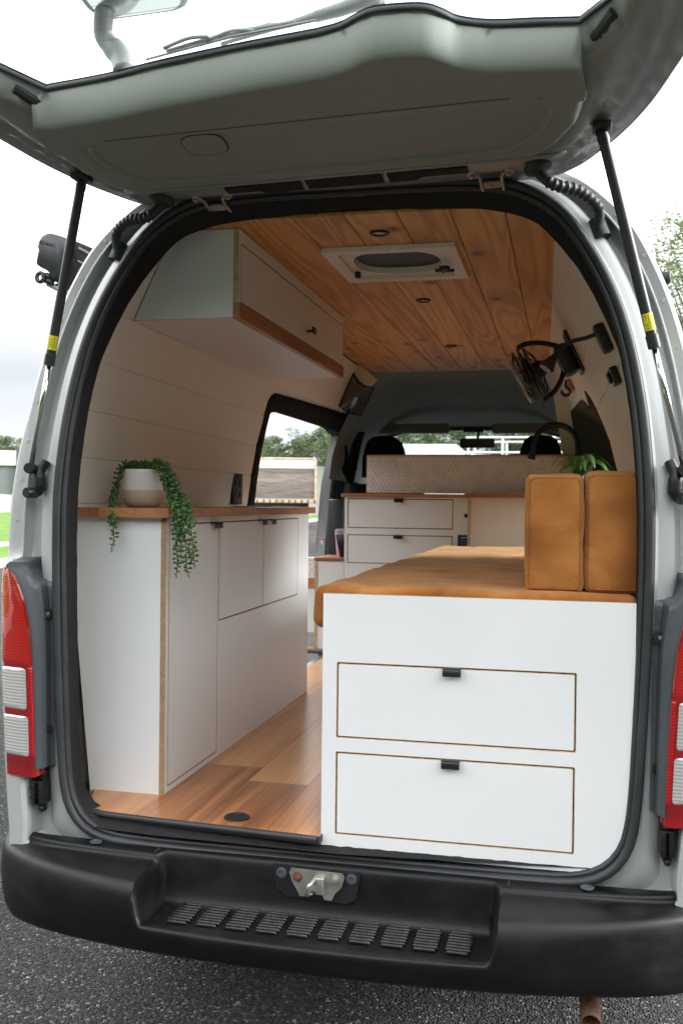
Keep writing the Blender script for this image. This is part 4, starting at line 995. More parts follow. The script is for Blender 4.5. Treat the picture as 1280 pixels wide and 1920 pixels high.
# roof vent
vc = [az(*p, 2.242) for p in ((603, 470), (852, 453), (873, 517), (657, 528))]; x0v, x1v, y0v, y1v = -.203, .204, .505, .925
b_ = nb(); x0h, x1h, y0h, y1h = -.145, .150, .565, .865
VF = lambda a, b, d: Vector((a, b, 2.236+d))
panel(b_, rect(x0v, x1v, y0v, y1v, .008), [rect(-.162, .166, .547, .883, .012)], VF, .013, 0)
rv = link('roof_vent', b_, WHITEP, VAN, auto=30, label='white framed square roof vent with a dark dome')
b_ = nb()
el = lambda r_: [(.0+.145*r_*math.copysign(abs(math.cos(t))**.75, math.cos(t)), .715+.15*r_*math.copysign(abs(math.sin(t))**.75, math.sin(t))) for t in [2*math.pi*i/40 for i in range(40)]]
panel(b_, rect(-.162, .166, .547, .883, .012), [el(.95)], lambda a, b, d: Vector((a, b, 2.246+d)), .006, 0)
loft(b_, [[Vector((a, b, 2.246)) for a, b in el(.95)], [Vector((a, b, 2.268)) for a, b in el(.93)]]); link('vent_surround', b_, WHITEP, rv, auto=30)
b_ = nb(); sheet(b_, el(.95), [], lambda a, b: Vector((a, b, 2.266)), .04); link('vent_dome', b_, simple('smoked_dome', (.012, .024, .06), .35, 0, .8, 9, spec=.15), rv)
b_ = nb(); hc = az(833, 500, 2.232); lathe(b_, [(.017, 0), (.015, -.012), (.008, -.016)], hc, Vector((0, 0, 1)), 16); tube(b_, [hc+Vector((-.03, -.006, -.012)), hc+Vector((.03, .006, -.012))], .0055, 8); tube(b_, [hc+Vector((-.008, .03, -.010)), hc+Vector((.008, -.03, -.010))], .005, 8); link('vent_handle', b_, BLPL, rv, auto=40)
b_ = nb(); box(b_, -.158, -.14, .80, .815, 2.225, 2.245, .002); link('vent_catch', b_, BLPL, rv)
b_ = nb()
for xx in (x0v+.012, 0, x1v-.012):
    for yy in (y0v+.012, y1v-.012): lathe(b_, [(.003, 0), (.002, -.0012)], (xx, yy, 2.236), Vector((0, 0, 1)), 8)
link('vent_screw', b_, GREYP, rv)
for i, (u, v) in enumerate(((711, 436), (793, 562), (845, 648))):
    c = az(u, v, 2.25); b_ = nb(); lathe(b_, [(.0285, .001), (.0285, -.004), (.026, -.0065), (.020, -.005), (.0185, .002)], c, Vector((0, 0, 1)), 32, caps=False)
    dl = link('downlight', b_, BLSAT, VAN, auto=30); b_ = nb(); lathe(b_, [(.0187, -.0015), (.001, -.0025)], c, Vector((0, 0, 1)), 24); link('lamp_lens', b_, LAMPG, dl)
# cab: headliner, pillars, windscreen, doors
hp0 = [(.74, 1.62), (.725, 1.75), (.69, 1.87), (.64, 1.98), (.58, 2.08), (.53, 2.16), (.49, 2.235), (.40, 2.252), (.2, 2.253), (0, 2.253)]
hp1 = [(.74, 1.62), (.735, 1.75), (.71, 1.86), (.66, 1.95), (.60, 2.02), (.54, 2.07), (.47, 2.11), (.36, 2.145), (.18, 2.16), (0, 2.162)]
hp2 = [(.76, 1.58), (.75, 1.72), (.74, 1.80), (.72, 1.87), (.70, 1.92), (.65, 1.965), (.52, 2.0), (.36, 2.02), (.18, 2.028), (0, 2.03)]
def mirr(p): return [(-x, z) for x, z in p]+[(x, z) for x, z in p[::-1][1:]]
bm = nb(); keys = [(3.31, hp0), (3.75, [((a[0]*.6+b[0]*.4), (a[1]*.75+b[1]*.25)) for a, b in zip(hp0, hp1)]), (4.2, hp1), (4.55, [((a[0]+b[0])/2, (a[1]*.35+b[1]*.65)) for a, b in zip(hp1, hp2)]), (4.72, hp2)]
rws = []
for (ya_, pa_), (yb_, pb_) in zip(keys, keys[1:]):
    for k in range(5):
        t_ = k/5; rws.append([Vector((VX(a[0]*(1-t_)+b[0]*t_, ya_+(yb_-ya_)*t_), ya_+(yb_-ya_)*t_, a[1]*(1-t_)+b[1]*t_)) for a, b in zip(mirr(pa_), mirr(pb_))])
rws.append([Vector((VX(a, 4.72), 4.72, b)) for a, b in mirr(hp2)])
loft(bm, rws, wrap=False); link('headliner', bm, HEADL, VAN, smooth=True)
WS_ = [(-.72, 1.2), (.72, 1.2), (.70, 1.86), (.64, 1.95), (.5, 1.99), (.3, 2.005), (0, 2.012), (-.3, 2.005), (-.5, 1.99), (-.64, 1.95), (-.70, 1.86)]
bm = nb(); panel(bm, [(-.86, .5), (.86, .5), (.82, 1.9), (.70, 2.02), (.4, 2.06), (-.4, 2.06), (-.70, 2.02), (-.82, 1.9)], [WS_], lambda a, b, d: Vector((VX(a, 4.72), 4.715+.28*(1.98-b)*(1 if b > 1.1 else 1)+d, b)), .05, 0); link('windscreen_surround', bm, simple('cab_grey_plastic', (.07, .075, .072), .7), VAN)
bm = nb(); sheet(bm, WS_, [], lambda a, b: Vector((VX(a, 4.74), 4.745+.28*(1.98-b), b)), .3); link('windscreen', bm, GLASS, VAN)
for s in (-1, 1):
    bm = nb(); panel(bm, [(3.84, .5), (4.9, .5), (4.9, 1.62), (4.74, 1.93), (3.84, 2.02)], [CABW], lambda a, b, d: Vector((VX(s*(body_x(b)-.10+d), a), a, b)), .09, 0, .2); cd = link('cab_door', bm, BLPL, VAN)
    bm = nb(); sheet(bm, CABW, [], lambda a, b: Vector((VX(s*(body_x(b)-.012), a), a, b)), .2); link('door_glass', bm, GLASS, cd)
    b_ = nb(); u0 = (745, 858) if s < 0 else (870, 1010)
    if s < 0: P = [ay(690, 799, 4.45), ay(842, 797, 4.45), ay(836, 819-10, 4.45), ay(696, 815, 4.45)]
    else: P = [ay(922, 798, 4.45), ay(1060, 806, 4.45), ay(1060, 822, 4.45), ay(930, 808, 4.45)]
    x_0, x_1 = min(p.x for p in P), max(p.x for p in P); box(b_, x_0, x_1, 4.43, 4.46, P[0].z-.055, P[0].z+.015, .012); link('sun_visor', b_, HEADL, VAN, auto=40)
mc = ay(894, 831, 4.35); b_ = nb(); box(b_, mc.x-.118, mc.x+.118, 4.33, 4.36, mc.z-.032, mc.z+.032, .014, 4); tube(b_, [mc+Vector((0, .02, .02)), mc+Vector((0, .1, .09)), mc+Vector((0, .16, .12))], .009, 8)
rm = link('rear_view_mirror', b_, BLSAT, VAN, auto=40); b_ = nb(); sheet(b_, rect(mc.x-.106, mc.x+.106, mc.z-.024, mc.z+.024, .014), [], lambda a, b: Vector((a, 4.3285, b))); link('mirror_glass', b_, simple('dim_mirror', (.03, .032, .03), .15, 0), rm)
b_ = nb(); mc2 = ay(888, 806, 4.5); box(b_, mc2.x-.07, mc2.x+.07, 4.44, 4.5, mc2.z-.02, mc2.z+.012, .01); link('sensor_housing', b_, BLPL, VAN)
# seats
def seat(cx):
    b_ = nb(); box(b_, cx-.25, cx+.25, 3.62, 3.80, 1.0, 1.60, .07, 4); box(b_, cx-.26, cx+.26, 3.65, 4.2, .85, 1.03, .06, 4); box(b_, cx-.22, cx+.22, 3.7, 4.1, FZ-.05, .87)
    s_ = link('cab_seat', b_, SEATF, VAN, auto=50)
    b_ = nb(); pr = [(-.155, 1.62), (-.150, 1.74), (-.135, 1.80), (-.115, 1.845), (-.075, 1.872), (0, 1.88), (.075, 1.872), (.115, 1.845), (.135, 1.80), (.150, 1.74), (.155, 1.62)]
    ky = [(3.655, .85), (3.64, .95), (3.64, 1.0), (3.70, 1.0), (3.76, .97), (3.775, .85)]
    rw = [[Vector((cx+a*.86*(.9+.1*sc), y, 1.62+(b-1.60)*(.93+.07*sc))) for a, b in pr] for y, sc in ky]; vr = loft(b_, rw, wrap=False); b_.faces.new(vr[0]); b_.faces.new(vr[-1][::-1]); link('headrest', b_, SEATF, s_, smooth=True)
    return s_
sL = ay(718, 810, 3.64); sR = ay(1013, 810, 3.64); seat(sL.x); seat(sR.x)
# seat belt on the left pillar
bl = [ay(648, 835, 3.6), ay(650, 862, 3.6), ay(646, 880, 3.6), ay(655, 905, 3.6)]; b_ = nb(); tube(b_, bl, [.01, .014, .02, .012], 6); tube(b_, [ay(646, 870, 3.6), ay(658, 880, 3.6), ay(670, 878, 3.6)], [.012, .012, .006], 6); link('seat_belt', b_, SEATF, VAN)
b_ = nb(); tube(b_, [ay(643, 838, 3.58), ay(641, 860, 3.58)], [.014, .018], 10); link('belt_guide', b_, GREYP, VAN, smooth=True)
b_ = nb(); pA = ay(616, 936, 3.25); pB = ay(645, 1045, 3.25); box(b_, pA.x, pB.x, 3.22, 3.30, .66, pA.z, .012); link('door_pocket', b_, BLPL, VAN, auto=40)
# side lamp high on the right flank
lp = Vector((VX(.80, 1.2), 1.25, 0)); P = ay(1240, 524, .62); b_ = nb(); box(b_, P.x-.032, P.x+.024, .60, .68, P.z-.012, P.z+.020, .008, 3); tube(b_, [P+Vector((-.03, .03, -.004)), P+Vector((-.07, .04, -.03))], .004, 6)
ml = link('flank_lamp', b_, BLPL, VAN, auto=40); b_ = nb(); box(b_, P.x-.012, P.x+.018, .61, .67, P.z-.045, P.z-.013, .008); link('lamp_lens', b_, simple('green_tint_lens', (.10, .16, .07), .1), ml)

# ================================================================== JOINERY
def handle(parent, c, out_, along, w=.05, name='handle', d=.018):
    """folded tab pull hooked over the top edge: c = centre of the edge"""
    o_, a_ = Vector(out_).normalized(), Vector(along).normalized(); z = Vector((0, 0, 1)); b_ = nb()
    prof_ = [(-.003, .002), (.010, .0025), (.016, .001), (.0185, -.004), (.0185, -.018), (.0160, -.018), (.0160, -.005), (.0140, -.001), (.0095, .0), (-.003, -.0005)]
    P0 = [c-a_*w/2+o_*p+z*q for p, q in prof_]; P1 = [c+a_*w/2+o_*p+z*q for p, q in prof_]
    v0 = [b_.verts.new(p) for p in P0]; v1 = [b_.verts.new(p) for p in P1]
    for k in range(len(v0)): b_.faces.new((v0[k], v0[(k+1) % len(v0)], v1[(k+1) % len(v0)], v1[k]))
    b_.faces.new(v0); b_.faces.new(v1[::-1]); return link(name, b_, BLSAT, parent, auto=50)
def leaf(name, parent, r, fn, gap=.0028, t=.016, proud=0):
    """door or drawer front inside its opening: white face, plywood edge"""
    b_ = nb(); a0, a1, b0, b1 = r; w = .0013
    q = rect(a0+gap, a1-gap, b0+gap, b1-gap, .003, 2); qi = rect(a0+gap+w, a1-gap-w, b0+gap+w, b1-gap-w, .002, 2)
    sheet(b_, qi, [], lambda a, b: fn(a, b, -proud)); loft(b_, [[fn(a, b, -proud) for a, b in qi], [fn(a, b, .0008-proud) for a, b in q], [fn(a, b, t) for a, b in q]], mi=1)
    bmesh.ops.remove_doubles(b_, verts=b_.verts, dist=1e-6); return link(name, b_, [LAM, PLY], parent)
def front(name, parent, outer, holes, fn, t=.016):
    """face frame: white with a fine bare-ply arris round each opening"""
    b_ = nb(); ring = []
    grown = [rect(h[0]-.0016, h[1]+.0016, h[2]-.0016, h[3]+.0016, .004, 2) for h in holes]; hs = [rect(*h, .003, 2) for h in holes]
    sheet(b_, outer, grown, lambda a, b: fn(a, b, 0))
    for g, h in zip(grown, hs): loft(b_, [[fn(a, b, 0) for a, b in g], [fn(a, b, .001) for a, b in h], [fn(a, b, t) for a, b in h]], mi=1)
    for i in range(len(outer)):
        p, q = outer[i], outer[(i+1) % len(outer)]; b_.faces.new([b_.verts.new(v) for v in (fn(*p, 0), fn(*q, 0), fn(*q, t), fn(*p, t))]).material_index = 1
    bmesh.ops.remove_doubles(b_, verts=b_.verts, dist=1e-6); return link(name, b_, [LAM, PLY], parent)
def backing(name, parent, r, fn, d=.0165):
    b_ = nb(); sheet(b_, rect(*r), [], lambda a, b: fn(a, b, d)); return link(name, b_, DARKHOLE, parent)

# ---- kitchen cabinet on the left
KC = empty('kitchen_cabinet', (-.7, .2, FZ), 'long white kitchen cabinet with a timber bench top along the left wall', 'cabinet')
XC, Y0, Y1, ZT = -.563, .20, 1.78, 1.432
fn = lambda a, b, d: Vector((XC-d, a, b))
doors = [(.222, .628, .668, 1.418), (.640, 1.117, 1.092, 1.418), (1.122, 1.600, 1.092, 1.418)]
doors = [(.222, .628, .668, 1.414), (.640, 1.605, 1.092, 1.414)]
front('face_frame', KC, rect(Y0+.0, Y1, FZ+.001, ZT), doors, fn)
d1 = leaf('tall_door', KC, doors[0], fn); d2 = leaf('cupboard_door', KC, (.640, 1.121, 1.092, 1.414), fn); d3 = leaf('cupboard_door', KC, (1.1195, 1.605, 1.092, 1.414), fn)
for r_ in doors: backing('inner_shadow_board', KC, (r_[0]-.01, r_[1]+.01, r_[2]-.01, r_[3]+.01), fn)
handle(d1, Vector((XC, .585, 1.4125)), (1, 0, 0), (0, 1, 0), .07); handle(d2, Vector((XC, 1.08, 1.4125)), (1, 0, 0), (0, 1, 0), .05); handle(d3, Vector((XC, 1.20, 1.4125)), (1, 0, 0), (0, 1, 0), .05)
b_ = nb(); pg_ = [(-.79, FZ), (XC-.016, FZ), (XC-.016, ZT), (-.84, ZT), (-.845, 1.2)]
panel(b_, pg_, [], lambda a, b, d: Vector((a, Y0+d, b)), .016, 1); link('end_panel', b_, [LAM, PLY], KC)
b_ = nb(); box(b_, XC-.0158, XC+.0002, Y0-.0015, Y0, FZ, ZT-.0005); link('ply_edge', b_, PLY, KC)
b_ = nb()
for k in range(5): box(b_, XC-.0135+k*.0028, XC-.0125+k*.0028, Y0-.0022, Y0-.0016, FZ+.001, ZT-.001)
link('ply_layers', b_, simple('ply_dark_layer', (.30, .17, .08), .7), KC)
b_ = nb(); pg_ = [(-.84, FZ), (XC-.016, FZ), (XC-.016, ZT), (-.86, ZT)]; panel(b_, pg_, [], lambda a, b, d: Vector((a, Y1-.016+d, b)), .0155, 1); link('end_panel', b_, [LAM, PLY], KC)
b_ = nb(); tp = [(-.84, .172), (-.560, .172), (-.548, .178), (-.542, .19), (-.545, 1.83), (-.87, 1.83), (-.853, .8)]
panel(b_, tp, [], lambda a, b, d: Vector((a, b, 1.459-d)), .0265, 0); bmesh.ops.remove_doubles(b_, verts=b_.verts, dist=1e-5); link('bench_top', b_, TIMB, KC)
b_ = nb(); panel(b_, rect(-.80, -.62, 1.45, 1.78, .02), [rect(-.785, -.635, 1.465, 1.765, .015)], lambda a, b, d: Vector((a, b, 1.4625-d)), .0035, 0); sheet(b_, rect(-.785, -.635, 1.465, 1.765, .015), [], lambda a, b: Vector((a, b, 1.4605))); link('sink_lid', b_, STEEL, KC)
local(KC)
# ---- overhead cupboard
OC = empty('overhead_cupboard', (-.5, .25, 2.0), 'white overhead cupboard with timber bottom rail hung under the pine ceiling', 'cupboard')
XO, YA, YB, ZB = -.374, .25, 1.59, 2.0
fn = lambda a, b, d: Vector((XO-d, a, b))
front('face_frame', OC, rect(YA, YB, ZB+.041, 2.248), [(YA+.020, YB-.004, ZB+.043, 2.212)], fn); od = leaf('lift_door', OC, (YA+.020, YB-.004, ZB+.043, 2.212), fn)
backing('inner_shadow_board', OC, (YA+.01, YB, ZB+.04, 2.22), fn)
hc = ax(576, 621, XO); b_ = nb(); box(b_, XO, XO+.024, hc.y-.005, hc.y+.005, hc.z-.004, hc.z+.004); box(b_, XO+.022, XO+.030, hc.y-.022, hc.y+.022, hc.z-.010, hc.z+.012, .002); link('handle', b_, BLSAT, od)
def owall(z, y): return VX(-(wallx(z)-.004), y)
for yy, t_ in ((YA, .016), (YB-.016, .016)):
    q = [(owall(ZB, yy), ZB), (XO-.016, ZB), (XO-.016, 2.248), (owall(2.24, yy), 2.248), (owall(2.137, yy), 2.137)]
    b_ = nb(); panel(b_, q, [], lambda a, b, d, yy=yy: Vector((a, yy+d, b)), .016, 1); link('end_panel', b_, [LAM, PLY], OC)
b_ = nb(); box(b_, XO-.0158, XO+.0005, YA-.0015, YA+.0, ZB+.041, 2.248); link('ply_edge', b_, PLY, OC)
b_ = nb(); v_ = [(owall(ZB, YA), YA), (XO-.018, YA), (XO-.018, YB), (owall(ZB, YB), YB)]; panel(b_, v_, [], lambda a, b, d: Vector((a, b, ZB-.002+d)), .002, 1); link('base_panel', b_, [LAM, PLY], OC)
b_ = nb(); box(b_, XO-.018, XO+.004, YA, YB+.0, ZB-.003, ZB+.040, .0015); link('bottom_rail', b_, TIMB, OC)
local(OC)
# ---- gusset panel and net pocket at the far end of the left wall
YG = 3.1
pg = [(655, 668), (706, 712), (697, 722), (632, 768), (628, 762)]; g3 = [ay(u, v, YG) for u, v in pg]
GS = empty('gusset_panel', g3[3], 'small cream corner panel with a timber edge behind the overhead cupboard', 'panel')
b_ = nb(); panel(b_, [(p.x, p.z) for p in g3], [], lambda a, b, d: Vector((a, YG+d, b)), .016, 0); link('board', b_, CREAM, GS)
w_ = [ay(u, v, YG-.002) for u, v in ((660, 678), (666, 684), (637, 764), (629, 760))]; b_ = nb(); panel(b_, [(p.x, p.z) for p in w_], [], lambda a, b, d: Vector((a, YG-.02+d, b)), .02, 0); link('timber_edge', b_, TIMBX, GS)
local(GS)
np_ = [(662, 700), (671, 716), (684, 725), (701, 726), (690, 752), (676, 780), (655, 775), (637, 762), (650, 730)]; n3 = [ay(u, v, YG-.05) for u, v in np_]
NP = empty('net_pocket', n3[6], 'black mesh storage pocket hanging left above the cab', 'net pocket')
b_ = nb(); tube(b_, n3+[n3[0]], .006, 6); link('elastic_rim', b_, BLPL, NP)
pts2 = [(p.x, p.z) for p in n3]; b_ = nb(); x_0, x_1 = min(p[0] for p in pts2), max(p[0] for p in pts2); z_0, z_1 = min(p[1] for p in pts2), max(p[1] for p in pts2)
for dr in (1, -1):
    for k in range(60):
        q = []
        for j in range(60):
            a = x_0+(x_1-x_0)*j/59; z = z_0+(k*.011-.25)+dr*(a-x_0)
            if inpoly((a, z), pts2): q.append(Vector((a, YG-.055+.0*j, z)))
        if len(q) > 1: tube(b_, [q[0], q[-1]], .0016, 4, cap=False)
link('mesh_net', b_, BLPL, NP); local(NP)
# ---- power outlet on the left wall
oc = [onwall(u, v, -1, .006) for u, v in ((440, 890), (455, 890), (450, 943), (434, 943))]; c = sum(oc, Vector())/4
b_ = nb(); box(b_, c.x-.008, c.x+.004, c.y-.062, c.y+.062, 1.468, 1.602, .003); PO = link('power_outlet', b_, BLPL, auto=40); tag(PO, 'black power outlet plate on the left wall beside the door opening', 'power outlet')
for zz in (1.51, 1.56):
    for yy in (-.025, .025):
        b_ = nb(); box(b_, c.x+.004, c.x+.009, c.y+yy-.014, c.y+yy+.014, zz-.012, zz+.012, .002); link('socket', b_, BLSAT, PO)

# ---- bed base
BB = empty('bed_base', (.3, 0, FZ), 'white bed base with two wide drawers facing the tailgate', 'bed base')
fn = lambda a, b, d: Vector((a, d-.001, b))
dr_ = [(-.0205, .5595, .894, 1.081), (-.0210, .5580, .652, .857)]
outl = [(-.058, .608), (.45, .6085), (.56, .610), (.615, .621), (.655, .648), (.678, .70), (.683, .80), (.690, .95), (.694, 1.08), (.694, 1.252), (-.058, 1.2525)]
front('front_panel', BB, outl, dr_, fn)
for i, r_ in enumerate(dr_):
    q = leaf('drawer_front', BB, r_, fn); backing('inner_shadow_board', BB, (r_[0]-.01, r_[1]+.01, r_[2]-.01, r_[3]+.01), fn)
    q['label'] = 'upper drawer front' if i == 0 else 'lower drawer front'
    handle(q, Vector(((r_[0]+r_[1])/2-.003, -.001, r_[3]-.0015)), (0, -1, 0), (1, 0, 0), .044)
b_ = nb(); box(b_, -.0575, -.042, .016, 2.58, FZ+.001, 1.18); link('side_panel', b_, LAM, BB)
b_ = nb(); box(b_, -.058, .69, .016, 2.6, 1.165, 1.18); link('slat_board', b_, PLY, BB)
b_ = nb(); box(b_, .66, .676, .016, 2.58, FZ, 1.16); link('side_panel', b_, LAM, BB); local(BB)
# ---- mattress: rounded slab, soft edges, drooping over the left side
def soft_block(name, x0, x1, y0, y1, z0, z1, r, mat, parent=None, amp=.004, seed=0, seg=.03, puff=.01):
    b_ = nb(); bmesh.ops.create_cube(b_, size=1)
    for v in b_.verts: v.co = Vector(((x0+x1)/2+v.co.x*(x1-x0), (y0+y1)/2+v.co.y*(y1-y0), (z0+z1)/2+v.co.z*(z1-z0)))
    bmesh.ops.bevel(b_, geom=b_.edges[:], offset=r, segments=5, profile=.5, affect='EDGES')
    for axv, (a0, a1) in enumerate(((x0, x1), (y0, y1), (z0, z1))):
        n_ = max(2, int((a1-a0-2*r)/seg)); 
        for k in range(1, n_):
            co = [0, 0, 0]; no = [0, 0, 0]; co[axv] = a0+r+(a1-a0-2*r)*k/n_; no[axv] = 1
            bmesh.ops.bisect_plane(b_, geom=b_.verts[:]+b_.edges[:]+b_.faces[:], plane_co=co, plane_no=no)
    c = Vector(((x0+x1)/2, (y0+y1)/2, (z0+z1)/2)); h = Vector(((x1-x0)/2, (y1-y0)/2, (z1-z0)/2))
    b_.normal_update()
    for v in b_.verts:
        n = v.normal.copy(); q = v.co-c; m_ = [abs(q[i])/h[i] for i in range(3)]; pf = 1
        for i in range(3):
            if abs(n[i]) < .9: pf *= (1-m_[i]**4)
        w = noise.noise(v.co*7+Vector((seed, 0, 0)))*amp+noise.noise(v.co*22+Vector((0, seed, 0)))*amp*.45
        v.co += n*(w+puff*pf)
    return link(name, b_, mat, parent, smooth=True)
MT = soft_block('mattress', -.088, .70, .012, 2.60, 1.165, 1.268, .024, SUEDE, amp=.0065, seg=.03, puff=.005)
for v in MT.data.vertices:
    if v.co.y < .06 and v.co.x > -.056: v.co.y = max(v.co.y, .019)
    if v.co.x < -.055: v.co.z = v.co.z-.0
tag(MT, 'long tan suede mattress on the bed base', 'mattress')
CU = []
for i, (x0, x1, y0, y1, z1) in enumerate(((.437, .572, .055, .47, 1.553), (.577, .713, .07, .49, 1.560))):
    o = soft_block('cushion', x0, x1, y0, y1, 1.268, z1, .013, SUEDE, amp=.006, seed=3+i*5, seg=.016, puff=.007)
    tag(o, ('tan suede seat cushion standing on edge nearer the middle of the bed' if i == 0 else 'tan suede seat cushion standing on edge against the right wall'), 'cushion', 'seat cushions stood on the mattress')
    from mathutils.bvhtree import BVHTree
    bv = BVHTree.FromPolygons([v.co for v in o.data.vertices], [list(p.vertices) for p in o.data.polygons])
    for yy in (y0,):
        b_ = nb(); e_ = .0075
        lp0 = rect(x0+e_, x1-e_, 1.268+e_, z1-e_, .014, 4); lpz = []
        for (a, b), (c, d) in zip(lp0, lp0[1:]+lp0[:1]):
            n_ = max(1, int(math.hypot(c-a, d-b)/.012))
            for k in range(n_): lpz.append((a+(c-a)*k/n_, b+(d-b)*k/n_))
        pts = []
        for a, b in lpz:
            h_ = bv.ray_cast(Vector((a, -1, b)), Vector((0, 1, 0))); pts.append(h_[0]+Vector((0, -.0006, 0)) if h_[0] else Vector((a, yy, b)))
        ring_tube(b_, pts, (.0015, .0012), 6); link('piping', b_, SUEDE, o, smooth=True)
        b_ = nb(); P_ = []
        for k in range(len(pts)):
            a, b = pts[k], pts[(k+1) % len(pts)]; L_ = (b-a).length; n_ = max(1, int(L_/.007))
            for j in range(n_): P_.append((a.lerp(b, j/n_), a.lerp(b, (j+.55)/n_)))
        for a, b in P_: tube(b_, [a+Vector((0, -.0014, -.0)), b+Vector((0, -.0014, 0))], .0008, 4)
        link('stitching', b_, THREAD, o)
# ---- dresser at the far end
DR = empty('dresser', (.1, 2.9, FZ), 'white drawer unit with timber top behind the cab seats', 'dresser')
YD = 2.9; fn = lambda a, b, d: Vector((a, YD+d, b))
dq = [(-.633, -.056, 1.343, 1.504), (-.634, -.058, 1.150, 1.306)]
front('face_frame', DR, rect(-.652, .040, .66, 1.512), dq, fn)
for r_ in dq:
    q = leaf('drawer_front', DR, r_, fn, gap=.003); backing('inner_shadow_board', DR, (r_[0]-.01, r_[1]+.01, r_[2]-.01, r_[3]+.01), fn); handle(q, Vector(((r_[0]+r_[1])/2-.005, YD, r_[3]-.0015)), (0, -1, 0), (1, 0, 0), .05)
b_ = nb(); box(b_, -.670, .020, YD-.015, YD+.45, 1.512, 1.532, .002); link('timber_top', b_, TIMBX, DR)
b_ = nb(); box(b_, .020, .668, YD-.11, YD+.45, 1.514, 1.536, .002); link('timber_top', b_, TIMBX, DR)
b_ = nb(); box(b_, .032, .048, YD-.10, YD, 1.10, 1.514); link('ply_edge', b_, PLY, DR)
b_ = nb(); box(b_, .048, .66, YD-.09, YD-.074, 1.10, 1.514); link('side_cabinet', b_, CREAM, DR)
b_ = nb(); box(b_, -.652, -.636, YD+.016, YD+.44, .66, 1.512); link('side_panel', b_, LAM, DR)
b_ = nb(); lathe(b_, [(.0115, 0), (.0115, .003), (.008, .005)], ay(873, 967, YD), Vector((0, -1, 0)), 20); link('button', b_, BLSAT, DR)
p0, p1 = ay(858, 1003, YD), ay(880, 1026, YD); b_ = nb(); box(b_, p0.x, p1.x+.005, YD-.014, YD, p1.z, p0.z, .002); mo = link('battery_monitor', b_, BLSAT, DR)
b_ = nb(); box(b_, p0.x+.012, p1.x, YD-.0155, YD-.0142, p1.z, p0.z-.024); link('screen', b_, SCR, mo)
b_ = nb()
for k in range(6): box(b_, p0.x+.018+k*.006, p0.x+.022+k*.006, YD-.0155, YD-.0142, p0.z-.016, p0.z-.0125)
link('faceplate_print', b_, WHITEP, mo)
local(DR)
b_ = nb(); TX0, TX1, TZ0, TZ1, YT = -.548, .668, 1.536, 1.745, 2.98
box(b_, TX0, TX1, YT, YT+.012, TZ0, TZ1); SP = link('splashback', b_, PLY); tag(SP, 'low splashback of small white hexagon tiles standing on the dresser', 'splashback')
def hexes(parent, x0, x1, z0, z1, y, r=.0128):
    b_ = nb(); dx = r*math.sqrt(3)*1.05; dz = r*1.5*1.05; row = 0; z = z0+r*.4
    while z < z1+r*.2:
        x = x0+dx*(.5 if row % 2 else 0)
        while x < x1+dx*.3:
            ring = []
            for q, (rr, dd) in enumerate(((r, 0), (r*.93, .0022), (r*.6, .0034))):
                ring.append([Vector((min(max(x+rr*math.sin(math.pi/3*k), x0), x1), y-dd, min(max(z+rr*math.cos(math.pi/3*k), z0), z1))) for k in range(6)])
            vr = loft(b_, ring); 
            try: b_.faces.new(vr[-1])
            except ValueError: pass
            x += dx
        z += dz; row += 1
    return link('hex_tiles', b_, HEX, parent, smooth=False)
hexes(SP, TX0+.006, TX1-.004, TZ0+.001, TZ1-.004, YT-.0015)
b_ = nb(); box(b_, TX0+.004, TX1-.002, YT-.0014, YT-.0002, TZ0, TZ1-.003); link('grout', b_, simple('pink_grey_grout', (.64, .585, .555), .8), SP)
b_ = nb(); box(b_, TX0, TX1+.002, YT-.004, YT+.014, TZ1-.002, TZ1+.003); link('top_edge', b_, TIMBX, SP)
# ---- step cabinet left of the dresser
SCB = empty('step_cabinet', (-.74, 2.9, FZ), 'low white step cabinet with timber top left of the dresser', 'cabinet')
b_ = nb(); box(b_, -.80, -.654, YD+.001, YD+.30, .672, 1.155); link('carcass', b_, LAM, SCB)
b_ = nb(); box(b_, -.818, -.800, YD-.001, YD+.30, .672, 1.158); link('ply_side', b_, PLY, SCB)
b_ = nb(); box(b_, -.82, -.654, YD-.004, YD+.30, 1.158, 1.176, .002); link('timber_top', b_, TIMBX, SCB)
b_ = nb(); box(b_, -.86, -.66, YD-.02, YD+.06, .652, .671, .006); link('base_board', b_, TIMBX, SCB); b_ = nb(); tube(b_, [(-.862, YD-.022, .655), (-.66, YD-.024, .655)], .010, 8); link('base_trim', b_, RUBBER, SCB); local(SCB)
# ---- fold-out shelf seen past the kitchen cabinet
FS_ = empty('tiled_side_unit', (-.87, 3.1, .67), 'narrow white unit with hexagon tiles above a timber strip inside the side door', 'unit')
b_ = nb(); box(b_, -.93, -.835, 3.05, 3.12, .74, .99); link('carcass', b_, LAM, FS_)
b_ = nb(); box(b_, -.93, -.835, 3.045, 3.12, .991, 1.045); link('timber_strip', b_, TIMBX, FS_)
b_ = nb(); box(b_, -.93, -.835, 3.052, 3.12, 1.046, 1.165); q = link('tile_board', b_, WHITEP, FS_); hexes(FS_, -.928, -.837, 1.048, 1.163, 3.0505); local(FS_)

